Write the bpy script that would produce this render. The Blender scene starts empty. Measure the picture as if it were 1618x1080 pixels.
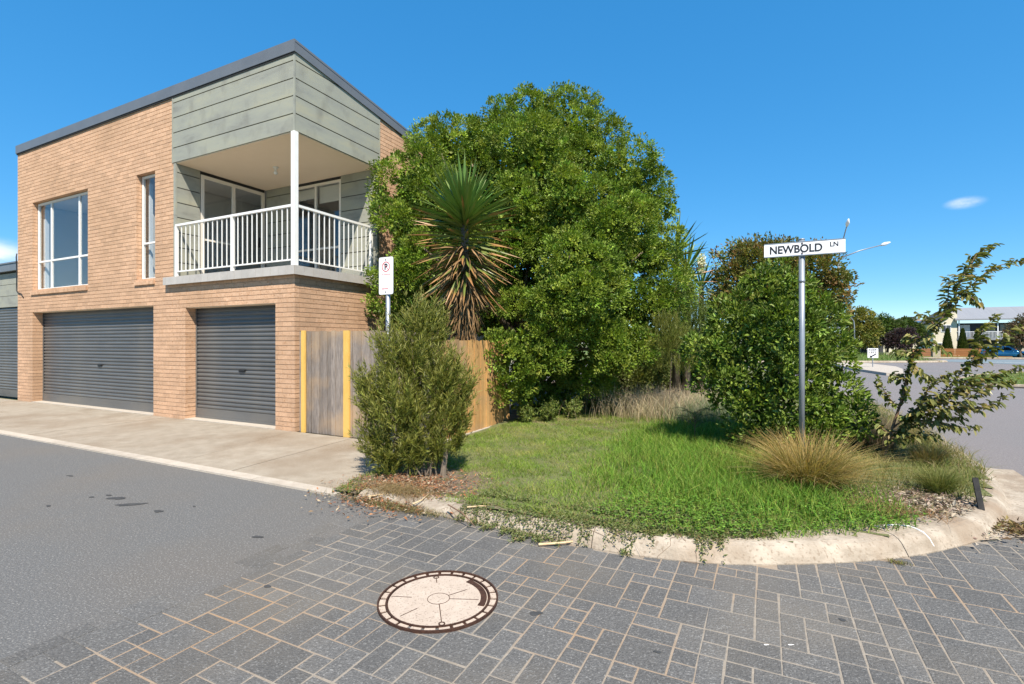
import bpy, math, random
import numpy as np
from mathutils import Vector, Matrix

random.seed(7)
RNG = np.random.default_rng(11)
scene = bpy.context.scene
col = scene.collection
R = math.radians

# ------------------------------------------------------------------ camera, sky, sun, exposure
cam_d = bpy.data.cameras.new('camera')
cam = bpy.data.objects.new('camera', cam_d)
col.objects.link(cam)
cam.location = (0, 0, 1.6)
cam.rotation_euler = (R(90), 0, 0)
cam_d.sensor_width = 36.0
cam_d.lens = 797.0 / 1618.0 * 36.0
cam_d.shift_y = 1.0 / 1618.0
cam_d.clip_start = 0.05
cam_d.clip_end = 3000
scene.camera = cam

SUN_EL = R(53)
SUN_DIR = Vector((0.224 * math.cos(SUN_EL), -0.974 * math.cos(SUN_EL), math.sin(SUN_EL))).normalized()  # towards the sun
sun_d = bpy.data.lights.new('sun', 'SUN')
sun_d.energy = 5.0
sun_d.angle = R(0.53)
sun_d.color = (1.0, 0.915, 0.79)
sun = bpy.data.objects.new('sun', sun_d)
col.objects.link(sun)
sun.rotation_euler = (-SUN_DIR).to_track_quat('-Z', 'Y').to_euler()
sun.location = (5, -20, 25)

world = bpy.data.worlds.new('World')
scene.world = world
world.use_nodes = True
wn, wl = world.node_tree.nodes, world.node_tree.links
wn.clear()
w_out = wn.new('ShaderNodeOutputWorld')
w_bg = wn.new('ShaderNodeBackground')
w_sky = wn.new('ShaderNodeTexSky')
w_sky.sky_type = 'NISHITA'
w_sky.sun_disc = False
w_sky.sun_elevation = SUN_EL
w_sky.sun_rotation = math.atan2(SUN_DIR.x, SUN_DIR.y)
w_sky.altitude = 600
w_sky.air_density = 0.7
w_sky.dust_density = 0.0
w_sky.ozone_density = 3.0
w_bg.inputs['Strength'].default_value = 0.15
w_tc = wn.new('ShaderNodeTexCoord')
w_map = wn.new('ShaderNodeMapping')
w_map.inputs['Scale'].default_value = (3.2, 3.2, 9.0)
w_noise = wn.new('ShaderNodeTexNoise')
w_noise.inputs['Scale'].default_value = 2.6
w_noise.inputs['Detail'].default_value = 8
w_noise.inputs['Roughness'].default_value = 0.62
wl.new(w_tc.outputs['Generated'], w_map.inputs['Vector'])
wl.new(w_map.outputs['Vector'], w_noise.inputs['Vector'])
cloud_fac = None
for (dx, dy, dz), size in (((716, 797, 221), 0.028), ((-830, 797, 143), 0.07)):   # two small clouds in the sky
    dv = Vector((dx, dy, dz)).normalized()
    sub = wn.new('ShaderNodeVectorMath'); sub.operation = 'SUBTRACT'
    sub.inputs[1].default_value = dv
    wl.new(w_tc.outputs['Generated'], sub.inputs[0])
    mul = wn.new('ShaderNodeVectorMath'); mul.operation = 'MULTIPLY'
    mul.inputs[1].default_value = (1, 1, 2.6)
    wl.new(sub.outputs['Vector'], mul.inputs[0])
    ln = wn.new('ShaderNodeVectorMath'); ln.operation = 'LENGTH'
    wl.new(mul.outputs['Vector'], ln.inputs[0])
    mr = wn.new('ShaderNodeMapRange'); mr.interpolation_type = 'SMOOTHSTEP'
    mr.inputs['From Min'].default_value = size
    mr.inputs['From Max'].default_value = 0.0
    wl.new(ln.outputs['Value'], mr.inputs['Value'])
    if cloud_fac is None:
        cloud_fac = mr.outputs['Result']
    else:
        ad = wn.new('ShaderNodeMath'); ad.operation = 'ADD'
        wl.new(cloud_fac, ad.inputs[0]); wl.new(mr.outputs['Result'], ad.inputs[1])
        cloud_fac = ad.outputs[0]
nm = wn.new('ShaderNodeMapRange')
nm.inputs['From Min'].default_value = 0.38
nm.inputs['From Max'].default_value = 0.62
wl.new(w_noise.outputs['Fac'], nm.inputs['Value'])
cm = wn.new('ShaderNodeMath'); cm.operation = 'MULTIPLY'; cm.use_clamp = True
wl.new(cloud_fac, cm.inputs[0]); wl.new(nm.outputs['Result'], cm.inputs[1])
w_mix = wn.new('ShaderNodeMix'); w_mix.data_type = 'RGBA'
wl.new(cm.outputs[0], w_mix.inputs['Factor'])
# the photograph's tone: richer blue and a gentler fall of brightness over the whole sky
w_sep = wn.new('ShaderNodeSeparateColor'); w_sep.mode = 'HSV'
w_com = wn.new('ShaderNodeCombineColor'); w_com.mode = 'HSV'
w_sat = wn.new('ShaderNodeMath'); w_sat.operation = 'MULTIPLY'; w_sat.use_clamp = True; w_sat.inputs[1].default_value = 1.28
w_pow = wn.new('ShaderNodeMath'); w_pow.operation = 'POWER'; w_pow.inputs[1].default_value = 0.42
w_gain = wn.new('ShaderNodeMath'); w_gain.operation = 'MULTIPLY'; w_gain.inputs[1].default_value = 1.90
wl.new(w_sky.outputs['Color'], w_sep.inputs[0])
w_hue = wn.new('ShaderNodeMath'); w_hue.operation = 'ADD'; w_hue.inputs[1].default_value = -0.013
wl.new(w_sep.outputs[0], w_hue.inputs[0]); wl.new(w_hue.outputs[0], w_com.inputs[0])
wl.new(w_sep.outputs[1], w_sat.inputs[0]); wl.new(w_sat.outputs[0], w_com.inputs[1])
wl.new(w_sep.outputs[2], w_pow.inputs[0]); wl.new(w_pow.outputs[0], w_gain.inputs[0]); wl.new(w_gain.outputs[0], w_com.inputs[2])
wl.new(w_com.outputs[0], w_mix.inputs[6])
w_mix.inputs[7].default_value = (4.2, 4.4, 4.6, 1)
wl.new(w_mix.outputs[2], w_bg.inputs['Color'])
wl.new(w_bg.outputs['Background'], w_out.inputs['Surface'])

scene.view_settings.view_transform = 'Standard'
scene.view_settings.look = 'None'
scene.view_settings.gamma = 1.0
scene.view_settings.use_curve_mapping = False
scene.view_settings.exposure = 0.84
scene.cycles.max_bounces = 7
scene.cycles.transparent_max_bounces = 12
scene.cycles.use_denoising = True

# ------------------------------------------------------------------ frames of reference
F_PX, CX, CY = 797.0, 809.0, 541.0
ANG = -math.atan2(0.44833831, 0.89386395)          # the lane and the house run along this direction
CORNER = Vector((-3.879, 9.0, 0.0))                 # front corner of the brick house at the ground
FR = Matrix.Translation(CORNER) @ Matrix.Rotation(ANG, 4, 'Z')
FRI = FR.inverted()


def loc(x, y, z=0.0):
    """A point of the lane's own grid as a point in the world."""
    return FR @ Vector((x, y, z))


def at(px, py, Y):
    """A point seen at px, py, standing Y metres away."""
    return Vector(((px - CX) / F_PX * Y, Y, 1.6 - (py - CY) / F_PX * Y))


SLOPE = 0.01146


def gz(Y):
    return -SLOPE * max(0.0, Y - 20.0)


# ------------------------------------------------------------------ materials
def new_mat(name):
    m = bpy.data.materials.new(name)
    m.use_nodes = True
    return m, m.node_tree.nodes, m.node_tree.links, m.node_tree.nodes['Principled BSDF']


def rgba(c):
    return (c[0], c[1], c[2], 1.0)


def ramp(N, stops):
    r = N.new('ShaderNodeValToRGB')
    e = r.color_ramp.elements
    while len(e) < len(stops):
        e.new(0.5)
    for k, (p, c) in enumerate(stops):
        e[k].position = p
        e[k].color = rgba(c)
    return r


def surf(name, c1, c2, scale=8.0, rough=0.85, bump=0.0, bscale=None, detail=6.0, rnd=0.0, spec=0.3, metal=0.0,
         stretch=(1, 1, 1), speck=None, speck_scale=300.0, coords='Object', big=None, big_scale=0.6, tint_attr=None, bdist=0.01, big_world=False):
    """Two-tone noise material; rnd adds object-to-object change of value; speck adds pale or dark grains; big adds broad patches."""
    m, N, L, B = new_mat(name)
    B.inputs['Roughness'].default_value = rough
    B.inputs['Specular IOR Level'].default_value = spec
    B.inputs['Metallic'].default_value = metal
    tc = N.new('ShaderNodeTexCoord')
    mp = N.new('ShaderNodeMapping')
    mp.inputs['Scale'].default_value = stretch
    L.new(tc.outputs[coords], mp.inputs['Vector'])
    vec = mp.outputs['Vector']
    oi = None
    if rnd:
        oi = N.new('ShaderNodeObjectInfo')
        off = N.new('ShaderNodeVectorMath'); off.operation = 'ADD'
        cmb = N.new('ShaderNodeCombineXYZ')
        mu = N.new('ShaderNodeMath'); mu.operation = 'MULTIPLY'; mu.inputs[1].default_value = 97.0
        L.new(oi.outputs['Random'], mu.inputs[0])
        L.new(mu.outputs[0], cmb.inputs[0]); L.new(mu.outputs[0], cmb.inputs[1])
        L.new(vec, off.inputs[0]); L.new(cmb.outputs[0], off.inputs[1])
        vec = off.outputs[0]
    n1 = N.new('ShaderNodeTexNoise')
    n1.inputs['Scale'].default_value = scale
    n1.inputs['Detail'].default_value = detail
    n1.inputs['Roughness'].default_value = 0.6
    L.new(vec, n1.inputs['Vector'])
    rp = ramp(N, [(0.3, c1), (0.7, c2)])
    L.new(n1.outputs['Fac'], rp.inputs['Fac'])
    out = rp.outputs['Color']
    if big is not None:
        n3 = N.new('ShaderNodeTexNoise')
        n3.inputs['Scale'].default_value = big_scale
        n3.inputs['Detail'].default_value = 5
        if big_world:
            L.new(N.new('ShaderNodeNewGeometry').outputs['Position'], n3.inputs['Vector'])
        else:
            L.new(tc.outputs[coords], n3.inputs['Vector'])
        mr = N.new('ShaderNodeMapRange')
        mr.inputs['From Min'].default_value = 0.46
        mr.inputs['From Max'].default_value = 0.68
        L.new(n3.outputs['Fac'], mr.inputs['Value'])
        mx = N.new('ShaderNodeMix'); mx.data_type = 'RGBA'
        L.new(mr.outputs['Result'], mx.inputs['Factor'])
        L.new(out, mx.inputs[6])
        mx.inputs[7].default_value = rgba(big)
        out = mx.outputs[2]
    if speck is not None:
        vo = N.new('ShaderNodeTexNoise')
        vo.inputs['Scale'].default_value = speck_scale
        vo.inputs['Detail'].default_value = 1.0
        L.new(vec, vo.inputs['Vector'])
        mr = N.new('ShaderNodeMapRange')
        mr.inputs['From Min'].default_value = 0.58
        mr.inputs['From Max'].default_value = 0.72
        L.new(vo.outputs['Fac'], mr.inputs['Value'])
        mx = N.new('ShaderNodeMix'); mx.data_type = 'RGBA'
        L.new(mr.outputs['Result'], mx.inputs['Factor'])
        L.new(out, mx.inputs[6])
        mx.inputs[7].default_value = rgba(speck)
        out = mx.outputs[2]
    if rnd or tint_attr:
        if tint_attr:
            a = N.new('ShaderNodeAttribute'); a.attribute_name = tint_attr
            src = a.outputs['Fac']; amt = 0.3
        else:
            src = oi.outputs['Random']; amt = rnd
        mr = N.new('ShaderNodeMapRange')
        mr.inputs['To Min'].default_value = 1.0 - amt
        mr.inputs['To Max'].default_value = 1.0 + amt
        L.new(src, mr.inputs['Value'])
        hs = N.new('ShaderNodeHueSaturation')
        L.new(mr.outputs['Result'], hs.inputs['Value'])
        L.new(out, hs.inputs['Color'])
        out = hs.outputs['Color']
    L.new(out, B.inputs['Base Color'])
    if bump:
        n2 = N.new('ShaderNodeTexNoise')
        n2.inputs['Scale'].default_value = bscale or scale * 6
        n2.inputs['Detail'].default_value = 4
        L.new(vec, n2.inputs['Vector'])
        bp = N.new('ShaderNodeBump')
        bp.inputs['Strength'].default_value = bump
        bp.inputs['Distance'].default_value = bdist
        L.new(n2.outputs['Fac'], bp.inputs['Height'])
        L.new(bp.outputs['Normal'], B.inputs['Normal'])
    return m


def leaf_mat(name, trans=0.28, rough=0.5, spec=0.35, tcol=(1.25, 1.25, 0.55)):
    """Foliage: colour from the mesh's own attribute, some light passing through the leaf."""
    m, N, L, B = new_mat(name)
    a = N.new('ShaderNodeAttribute'); a.attribute_name = 'col'
    L.new(a.outputs['Color'], B.inputs['Base Color'])
    B.inputs['Roughness'].default_value = rough
    B.inputs['Specular IOR Level'].default_value = spec
    t = N.new('ShaderNodeBsdfTranslucent')
    mu = N.new('ShaderNodeMix'); mu.data_type = 'RGBA'; mu.blend_type = 'MULTIPLY'
    mu.inputs['Factor'].default_value = 1.0
    L.new(a.outputs['Color'], mu.inputs[6])
    mu.inputs[7].default_value = rgba(tcol)
    L.new(mu.outputs[2], t.inputs['Color'])
    mx = N.new('ShaderNodeMixShader')
    mx.inputs[0].default_value = trans
    L.new(B.outputs[0], mx.inputs[1]); L.new(t.outputs[0], mx.inputs[2])
    L.new(mx.outputs[0], N['Material Output'].inputs['Surface'])
    return m


def single_leaf_mat(name, c1, c2, trans=0.28, rough=0.45, spec=0.4):
    """Foliage for leaves that are objects of their own: the colour changes from leaf to leaf."""
    m, N, L, B = new_mat(name)
    oi = N.new('ShaderNodeObjectInfo')
    rp = ramp(N, [(0.1, c1), (0.9, c2)])
    L.new(oi.outputs['Random'], rp.inputs['Fac'])
    L.new(rp.outputs['Color'], B.inputs['Base Color'])
    B.inputs['Roughness'].default_value = rough
    B.inputs['Specular IOR Level'].default_value = spec
    t = N.new('ShaderNodeBsdfTranslucent')
    L.new(rp.outputs['Color'], t.inputs['Color'])
    mx = N.new('ShaderNodeMixShader'); mx.inputs[0].default_value = trans
    L.new(B.outputs[0], mx.inputs[1]); L.new(t.outputs[0], mx.inputs[2])
    L.new(mx.outputs[0], N['Material Output'].inputs['Surface'])
    return m


def glass_mat(name, tint=(0.93, 0.95, 0.96), base=0.06):
    m, N, L, B = new_mat(name)
    N.remove(B)
    tr = N.new('ShaderNodeBsdfTransparent'); tr.inputs['Color'].default_value = rgba(tint)
    gl = N.new('ShaderNodeBsdfGlossy'); gl.inputs['Roughness'].default_value = 0.01
    ge = N.new('ShaderNodeNewGeometry')
    dt = N.new('ShaderNodeVectorMath'); dt.operation = 'DOT_PRODUCT'
    L.new(ge.outputs['Normal'], dt.inputs[0]); L.new(ge.outputs['Incoming'], dt.inputs[1])
    ab = N.new('ShaderNodeMath'); ab.operation = 'ABSOLUTE'; L.new(dt.outputs['Value'], ab.inputs[0])
    iv = N.new('ShaderNodeMath'); iv.operation = 'SUBTRACT'; iv.inputs[0].default_value = 1.0; L.new(ab.outputs[0], iv.inputs[1])
    pw = N.new('ShaderNodeMath'); pw.operation = 'POWER'; pw.inputs[1].default_value = 5.0; L.new(iv.outputs[0], pw.inputs[0])
    ad = N.new('ShaderNodeMath'); ad.operation = 'MULTIPLY_ADD'; ad.use_clamp = True
    ad.inputs[1].default_value = 1.0 - base; ad.inputs[2].default_value = base
    L.new(pw.outputs[0], ad.inputs[0])
    mx = N.new('ShaderNodeMixShader')
    L.new(ad.outputs[0], mx.inputs[0]); L.new(tr.outputs[0], mx.inputs[1]); L.new(gl.outputs[0], mx.inputs[2])
    L.new(mx.outputs[0], N['Material Output'].inputs['Surface'])
    return m


M = {}
M['brick'] = surf('brick clay', (0.49, 0.30, 0.185), (0.60, 0.39, 0.255), scale=14, rough=0.9, bump=0.5, bscale=60, rnd=0.10,
                  speck=(0.40, 0.225, 0.125), speck_scale=30, big=(0.43, 0.27, 0.165), big_scale=0.45, big_world=True)
M['brick_mass'] = surf('brick clay in the mass', (0.49, 0.30, 0.185), (0.60, 0.39, 0.255), scale=14, rough=0.9, bump=0.5, bscale=60,
                       tint_attr='tint', speck=(0.40, 0.225, 0.125), speck_scale=30, big=(0.43, 0.27, 0.165), big_scale=0.45, big_world=True)
M['mortar'] = surf('mortar', (0.33, 0.23, 0.155), (0.41, 0.295, 0.20), scale=30, rough=0.95)
M['fascia'] = surf('slate grey fascia metal', (0.115, 0.125, 0.14), (0.14, 0.15, 0.165), scale=2, rough=0.42, spec=0.5)
M['fascia_dark'] = surf('dark gap', (0.03, 0.03, 0.03), (0.04, 0.04, 0.04))
M['soffit'] = surf('cream soffit board', (0.78, 0.63, 0.46), (0.80, 0.655, 0.485), scale=3, rough=0.8)
M['white'] = surf('white paint', (0.74, 0.73, 0.70), (0.79, 0.78, 0.75), scale=5, rough=0.4, spec=0.4)
M['frame'] = surf('cream aluminium frame', (0.68, 0.63, 0.55), (0.72, 0.67, 0.59), scale=4, rough=0.4, spec=0.45)
M['glass'] = glass_mat('window glass', base=0.06)
M['room'] = surf('room walls', (0.60, 0.58, 0.54), (0.64, 0.62, 0.58), scale=2)
M['curtain'] = surf('white curtain cloth', (0.70, 0.70, 0.69), (0.78, 0.78, 0.77), scale=6)
M['blind'] = surf('cream roller blind', (0.62, 0.58, 0.50), (0.66, 0.62, 0.54), scale=6)
M['shutter'] = surf('charcoal roller door steel', (0.080, 0.081, 0.082), (0.112, 0.113, 0.113), scale=3, big=(0.125, 0.118, 0.108), big_scale=0.9, rough=0.38, spec=0.5, rnd=0.06,
                    stretch=(0.3, 1, 1))
M['black'] = surf('black plastic', (0.015, 0.015, 0.016), (0.022, 0.022, 0.023), rough=0.5)
M['tile'] = surf('grey ledge tile', (0.39, 0.365, 0.335), (0.46, 0.43, 0.40), scale=6, rough=0.6, rnd=0.05)
M['concrete'] = surf('driveway concrete', (0.25, 0.21, 0.16), (0.335, 0.29, 0.23), scale=5, rough=0.9, bump=0.25, bscale=120, rnd=0.05,
                     big=(0.205, 0.155, 0.105), big_scale=0.7, speck=(0.40, 0.36, 0.30), speck_scale=110)
M['edging'] = surf('pale concrete edging', (0.37, 0.32, 0.265), (0.46, 0.41, 0.345), scale=7, rough=0.9, bump=0.3, bscale=90, rnd=0.06,
                   speck=(0.34, 0.29, 0.23), speck_scale=60)
M['kerb'] = surf('weathered kerb concrete', (0.25, 0.205, 0.155), (0.43, 0.37, 0.295), scale=6, rough=0.92, bump=0.9, bscale=40,
                 big=(0.25, 0.19, 0.135), big_scale=2.2, speck=(0.24, 0.19, 0.14), speck_scale=38)
M['asphalt'] = surf('aged lane asphalt', (0.096, 0.095, 0.093), (0.150, 0.149, 0.145), scale=80, detail=2.0, rough=0.93, bump=0.9, bscale=120,
                    speck=(0.25, 0.24, 0.225), speck_scale=75, big=(0.140, 0.126, 0.110), big_scale=0.30)
M['street'] = surf('street asphalt', (0.130, 0.118, 0.117), (0.205, 0.187, 0.184), scale=40, detail=2.0, rough=0.93, bump=0.5, bscale=160,
                   speck=(0.30, 0.28, 0.27), speck_scale=120, big=(0.15, 0.145, 0.145), big_scale=0.2)
M['street_blue'] = surf('blue grey junction surfacing', (0.145, 0.185, 0.205), (0.17, 0.21, 0.23), scale=1.5, rough=0.9)
M['paver'] = surf('blue grey paver', (0.082, 0.080, 0.077), (0.132, 0.129, 0.124), scale=70, detail=3.0, rough=0.92, bump=0.9, bscale=110, rnd=0.12,
                  speck=(0.20, 0.195, 0.185), speck_scale=90, big=(0.150, 0.135, 0.115), big_scale=0.8, big_world=True)
M['grout'] = surf('sand in the paving joints', (0.21, 0.18, 0.145), (0.30, 0.26, 0.21), scale=16, rough=0.95, bump=0.4, bscale=150,
                  big=(0.30, 0.20, 0.12), big_scale=0.8)
M['soil'] = surf('verge soil', (0.10, 0.072, 0.048), (0.17, 0.125, 0.085), scale=9, rough=0.98, bump=1.0, bscale=50, bdist=0.03)
def verge_mat():
    m, N, L, B = new_mat('verge soil and thatch')
    tc = N.new('ShaderNodeTexCoord')
    n1 = N.new('ShaderNodeTexNoise'); n1.inputs['Scale'].default_value = 7; n1.inputs['Detail'].default_value = 8
    L.new(tc.outputs['Object'], n1.inputs['Vector'])
    a = ramp(N, [(.3, (.095, .12, .035)), (.7, (.19, .18, .075))]); L.new(n1.outputs['Fac'], a.inputs['Fac'])
    b = ramp(N, [(.3, (.11, .078, .05)), (.7, (.22, .165, .115))]); L.new(n1.outputs['Fac'], b.inputs['Fac'])
    at_ = N.new('ShaderNodeAttribute'); at_.attribute_name = 'tint'
    ad = N.new('ShaderNodeMath'); ad.operation = 'ADD'
    L.new(at_.outputs['Fac'], ad.inputs[0]); L.new(n1.outputs['Fac'], ad.inputs[1])
    mr = N.new('ShaderNodeMapRange'); mr.inputs['From Min'].default_value = .85; mr.inputs['From Max'].default_value = 1.1
    L.new(ad.outputs[0], mr.inputs['Value'])
    mx = N.new('ShaderNodeMix'); mx.data_type = 'RGBA'
    L.new(mr.outputs['Result'], mx.inputs['Factor']); L.new(a.outputs['Color'], mx.inputs[6]); L.new(b.outputs['Color'], mx.inputs[7])
    L.new(mx.outputs[2], B.inputs['Base Color'])
    B.inputs['Roughness'].default_value = .98
    n2 = N.new('ShaderNodeTexNoise'); n2.inputs['Scale'].default_value = 60
    L.new(tc.outputs['Object'], n2.inputs['Vector'])
    bp = N.new('ShaderNodeBump'); bp.inputs['Distance'].default_value = .03
    L.new(n2.outputs['Fac'], bp.inputs['Height']); L.new(bp.outputs['Normal'], B.inputs['Normal'])
    return m


M['lawn_soil'] = verge_mat()
M['ground'] = surf('dry open ground', (0.13, 0.14, 0.06), (0.20, 0.18, 0.09), scale=0.6, rough=0.98, big=(0.10, 0.14, 0.04), big_scale=0.1)
M['far_grass'] = surf('verge grass far off', (0.07, 0.14, 0.022), (0.13, 0.19, 0.05), scale=2.5, rough=0.98, bump=1.0, bscale=9, bdist=0.15,
                      big=(0.19, 0.19, 0.075), big_scale=0.5)
M['paint'] = surf('road paint', (0.72, 0.71, 0.68), (0.80, 0.79, 0.76), scale=6, rough=0.7)
M['oil'] = surf('dark oil stain', (0.045, 0.046, 0.047), (0.065, 0.066, 0.066), scale=20, rough=0.7)
M['steel'] = surf('galvanised steel', (0.22, 0.245, 0.28), (0.31, 0.335, 0.37), scale=14, rough=0.42, spec=0.5, metal=0.35, stretch=(1, 1, 0.3))
M['sign_white'] = surf('white sign sheet', (0.78, 0.78, 0.80), (0.82, 0.82, 0.84), scale=4, rough=0.35)
M['sign_black'] = surf('sign lettering black', (0.018, 0.022, 0.028), (0.024, 0.028, 0.034), rough=0.5)
M['sign_red'] = surf('sign red', (0.50, 0.03, 0.025), (0.58, 0.05, 0.04), rough=0.5)
M['rust'] = surf('rusted cast iron', (0.028, 0.013, 0.009), (0.070, 0.032, 0.020), scale=40, rough=0.85, bump=0.5, bscale=120)
M['lid_fill'] = surf('concrete infill of the cover', (0.40, 0.325, 0.26), (0.48, 0.395, 0.32), scale=10, rough=0.92, bump=0.3, bscale=180,
                     speck=(0.26, 0.20, 0.16), speck_scale=95)
M['bark'] = surf('grey brown bark', (0.10, 0.075, 0.055), (0.20, 0.16, 0.12), scale=8, rough=0.95, bump=1.0, bscale=40, stretch=(1, 1, 0.25))
M['twig'] = surf('brown twig', (0.12, 0.07, 0.045), (0.20, 0.125, 0.08), scale=20, rough=0.9)
M['stick'] = surf('pale dry wood', (0.45, 0.31, 0.17), (0.62, 0.47, 0.29), scale=12, rough=0.9, stretch=(1, 6, 6))
M['leaf'] = leaf_mat('foliage')
M['leaf_gloss'] = leaf_mat('glossy foliage', trans=0.25, rough=0.48, spec=0.28)
M['grass'] = leaf_mat('grass blades', trans=0.3, rough=0.6, spec=0.2)
M['dry'] = leaf_mat('dry grass and litter', trans=0.15, rough=0.8, spec=0.1, tcol=(1, 0.9, 0.7))
M['dark_board'] = surf('black weathered board', (0.02, 0.02, 0.02), (0.05, 0.047, 0.045), scale=15, rough=0.9)


def wood(name, c1, c2, c3, rnd):
    """Sawn timber: long vertical grain, darker knots and rain streaks, each board its own tone."""
    m = surf(name, c1, c2, scale=9, rough=0.88, bump=0.5, bscale=30, rnd=rnd, stretch=(6, 6, 0.55), big=c3, big_scale=1.4)
    return m


M['wood_grey'] = wood('silvered grey paling', (0.125, 0.105, 0.092), (0.28, 0.24, 0.21), (0.33, 0.235, 0.15), 0.22)
M['wood_orange'] = wood('orange treated pine paling', (0.40, 0.215, 0.075), (0.57, 0.34, 0.135), (0.33, 0.22, 0.12), 0.20)
M['wood_yellow'] = wood('yellow pine batten', (0.62, 0.37, 0.08), (0.74, 0.47, 0.13), (0.68, 0.43, 0.12), 0.08)


def cladding_mat():
    m, N, L, B = new_mat('weathered grey green cladding')
    tc = N.new('ShaderNodeTexCoord')
    oi = N.new('ShaderNodeObjectInfo')
    ov = N.new('ShaderNodeVectorMath'); ov.operation = 'MULTIPLY_ADD'; ov.inputs[1].default_value = (40, 40, 40)
    L.new(oi.outputs['Random'], ov.inputs[0]); L.new(tc.outputs['Object'], ov.inputs[2])
    mp = N.new('ShaderNodeMapping'); mp.inputs['Scale'].default_value = (0.45, 0.45, 1.6)
    L.new(ov.outputs[0], mp.inputs['Vector'])
    n1 = N.new('ShaderNodeTexNoise'); n1.inputs['Scale'].default_value = 2.1; n1.inputs['Detail'].default_value = 8
    n1.inputs['Roughness'].default_value = 0.62
    L.new(mp.outputs[0], n1.inputs['Vector'])
    rp = ramp(N, [(0.28, (0.34, 0.325, 0.235)), (0.45, (0.295, 0.298, 0.242)), (0.60, (0.262, 0.266, 0.228)), (0.80, (0.15, 0.146, 0.128))])
    L.new(n1.outputs['Fac'], rp.inputs['Fac'])
    mp2 = N.new('ShaderNodeMapping'); mp2.inputs['Scale'].default_value = (1.6, 1.6, 1.1)
    L.new(ov.outputs[0], mp2.inputs['Vector'])
    n2 = N.new('ShaderNodeTexNoise'); n2.inputs['Scale'].default_value = 2.0; n2.inputs['Detail'].default_value = 6
    L.new(mp2.outputs[0], n2.inputs['Vector'])
    mr = N.new('ShaderNodeMapRange'); mr.inputs['From Min'].default_value = 0.54; mr.inputs['From Max'].default_value = 0.76
    mr.inputs['To Max'].default_value = 0.42
    L.new(n2.outputs['Fac'], mr.inputs['Value'])
    mx = N.new('ShaderNodeMix'); mx.data_type = 'RGBA'
    L.new(mr.outputs['Result'], mx.inputs['Factor']); L.new(rp.outputs['Color'], mx.inputs[6])
    mx.inputs[7].default_value = (0.125, 0.115, 0.10, 1)
    L.new(mx.outputs[2], B.inputs['Base Color'])
    B.inputs['Roughness'].default_value = 0.7
    return m


M['cladding'] = cladding_mat()


# ------------------------------------------------------------------ mesh helpers
class MB:
    """Collects boxes, prisms and tubes; build() links them as one mesh object."""

    def __init__(s):
        s.v, s.f = [], []

    def add(s, vs, fs):
        k = len(s.v)
        s.v.extend([tuple(v) for v in vs])
        s.f.extend([tuple(i + k for i in f) for f in fs])
        return s

    def box(s, x0, x1, y0, y1, z0, z1):
        return s.add([(x0, y0, z0), (x1, y0, z0), (x1, y1, z0), (x0, y1, z0), (x0, y0, z1), (x1, y0, z1), (x1, y1, z1), (x0, y1, z1)],
                     [(0, 3, 2, 1), (4, 5, 6, 7), (0, 1, 5, 4), (1, 2, 6, 5), (2, 3, 7, 6), (3, 0, 4, 7)])

    def prism(s, pts, d):
        """A flat polygon given a thickness d (a vector)."""
        n = len(pts)
        P = [Vector(p) for p in pts]
        Q = [p + Vector(d) for p in P]
        return s.add(P + Q, [tuple(range(n))[::-1], tuple(range(n, 2 * n))] + [(i, (i + 1) % n, n + (i + 1) % n, n + i) for i in range(n)])

    def sheet(s, pts):
        return s.add(pts, [tuple(range(len(pts)))])

    def tube(s, path, radii, n=8, cap=True):
        path = [Vector(p) for p in path]
        if not hasattr(radii, '__len__'):
            radii = [radii] * len(path)
        vs, fs = [], []
        ref = Vector((0, 0, 1))
        for i, p in enumerate(path):
            t = (path[min(i + 1, len(path) - 1)] - path[max(i - 1, 0)]).normalized()
            a = t.cross(ref)
            if a.length < 0.15:
                a = t.cross(Vector((1, 0, 0)))
            a.normalize()
            b = t.cross(a)
            for k in range(n):
                th = 2 * math.pi * k / n
                vs.append(p + (a * math.cos(th) + b * math.sin(th)) * radii[i])
        for i in range(len(path) - 1):
            for k in range(n):
                fs.append((i * n + k, i * n + (k + 1) % n, (i + 1) * n + (k + 1) % n, (i + 1) * n + k))
        if cap:
            fs.append(tuple(range(n))[::-1])
            fs.append(tuple((len(path) - 1) * n + k for k in range(n)))
        return s.add(vs, fs)

    def mesh(s, name, m, smooth=False):
        me = bpy.data.meshes.new(name)
        me.from_pydata(s.v, [], s.f)
        me.validate()
        if m is not None:
            me.materials.append(M[m] if isinstance(m, str) else m)
        if smooth:
            me.polygons.foreach_set('use_smooth', [True] * len(me.polygons))
        me.update()
        return me

    def build(s, name, m, parent=None, smooth=False, label=None):
        o = bpy.data.objects.new(name, s.mesh(name, m, smooth))
        col.objects.link(o)
        o.parent = parent
        if label:
            o['label'] = label
        return o


def box(name, m, parent, *b, label=None):
    return MB().box(*b).build(name, m, parent, label=label)


def put(name, me, parent, mat4):
    o = bpy.data.objects.new(name, me)
    col.objects.link(o)
    o.parent = parent
    o.matrix_local = mat4
    return o


def thing(name, label, cat, mat4=None, group=None):
    o = bpy.data.objects.new(name, None)
    col.objects.link(o)
    o.empty_display_size = 0.2
    if mat4 is not None:
        o.matrix_world = mat4
    return tag(o, label, cat, group)


def tag(o, label, cat, group=None, kind=None):
    o['label'] = label
    o['category'] = cat
    if group:
        o['group'] = group
    if kind:
        o['kind'] = kind
    return o


def struct(o, mat4=None):
    o['kind'] = 'structure'
    if mat4 is not None:
        o.matrix_world = mat4
    return o


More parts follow.
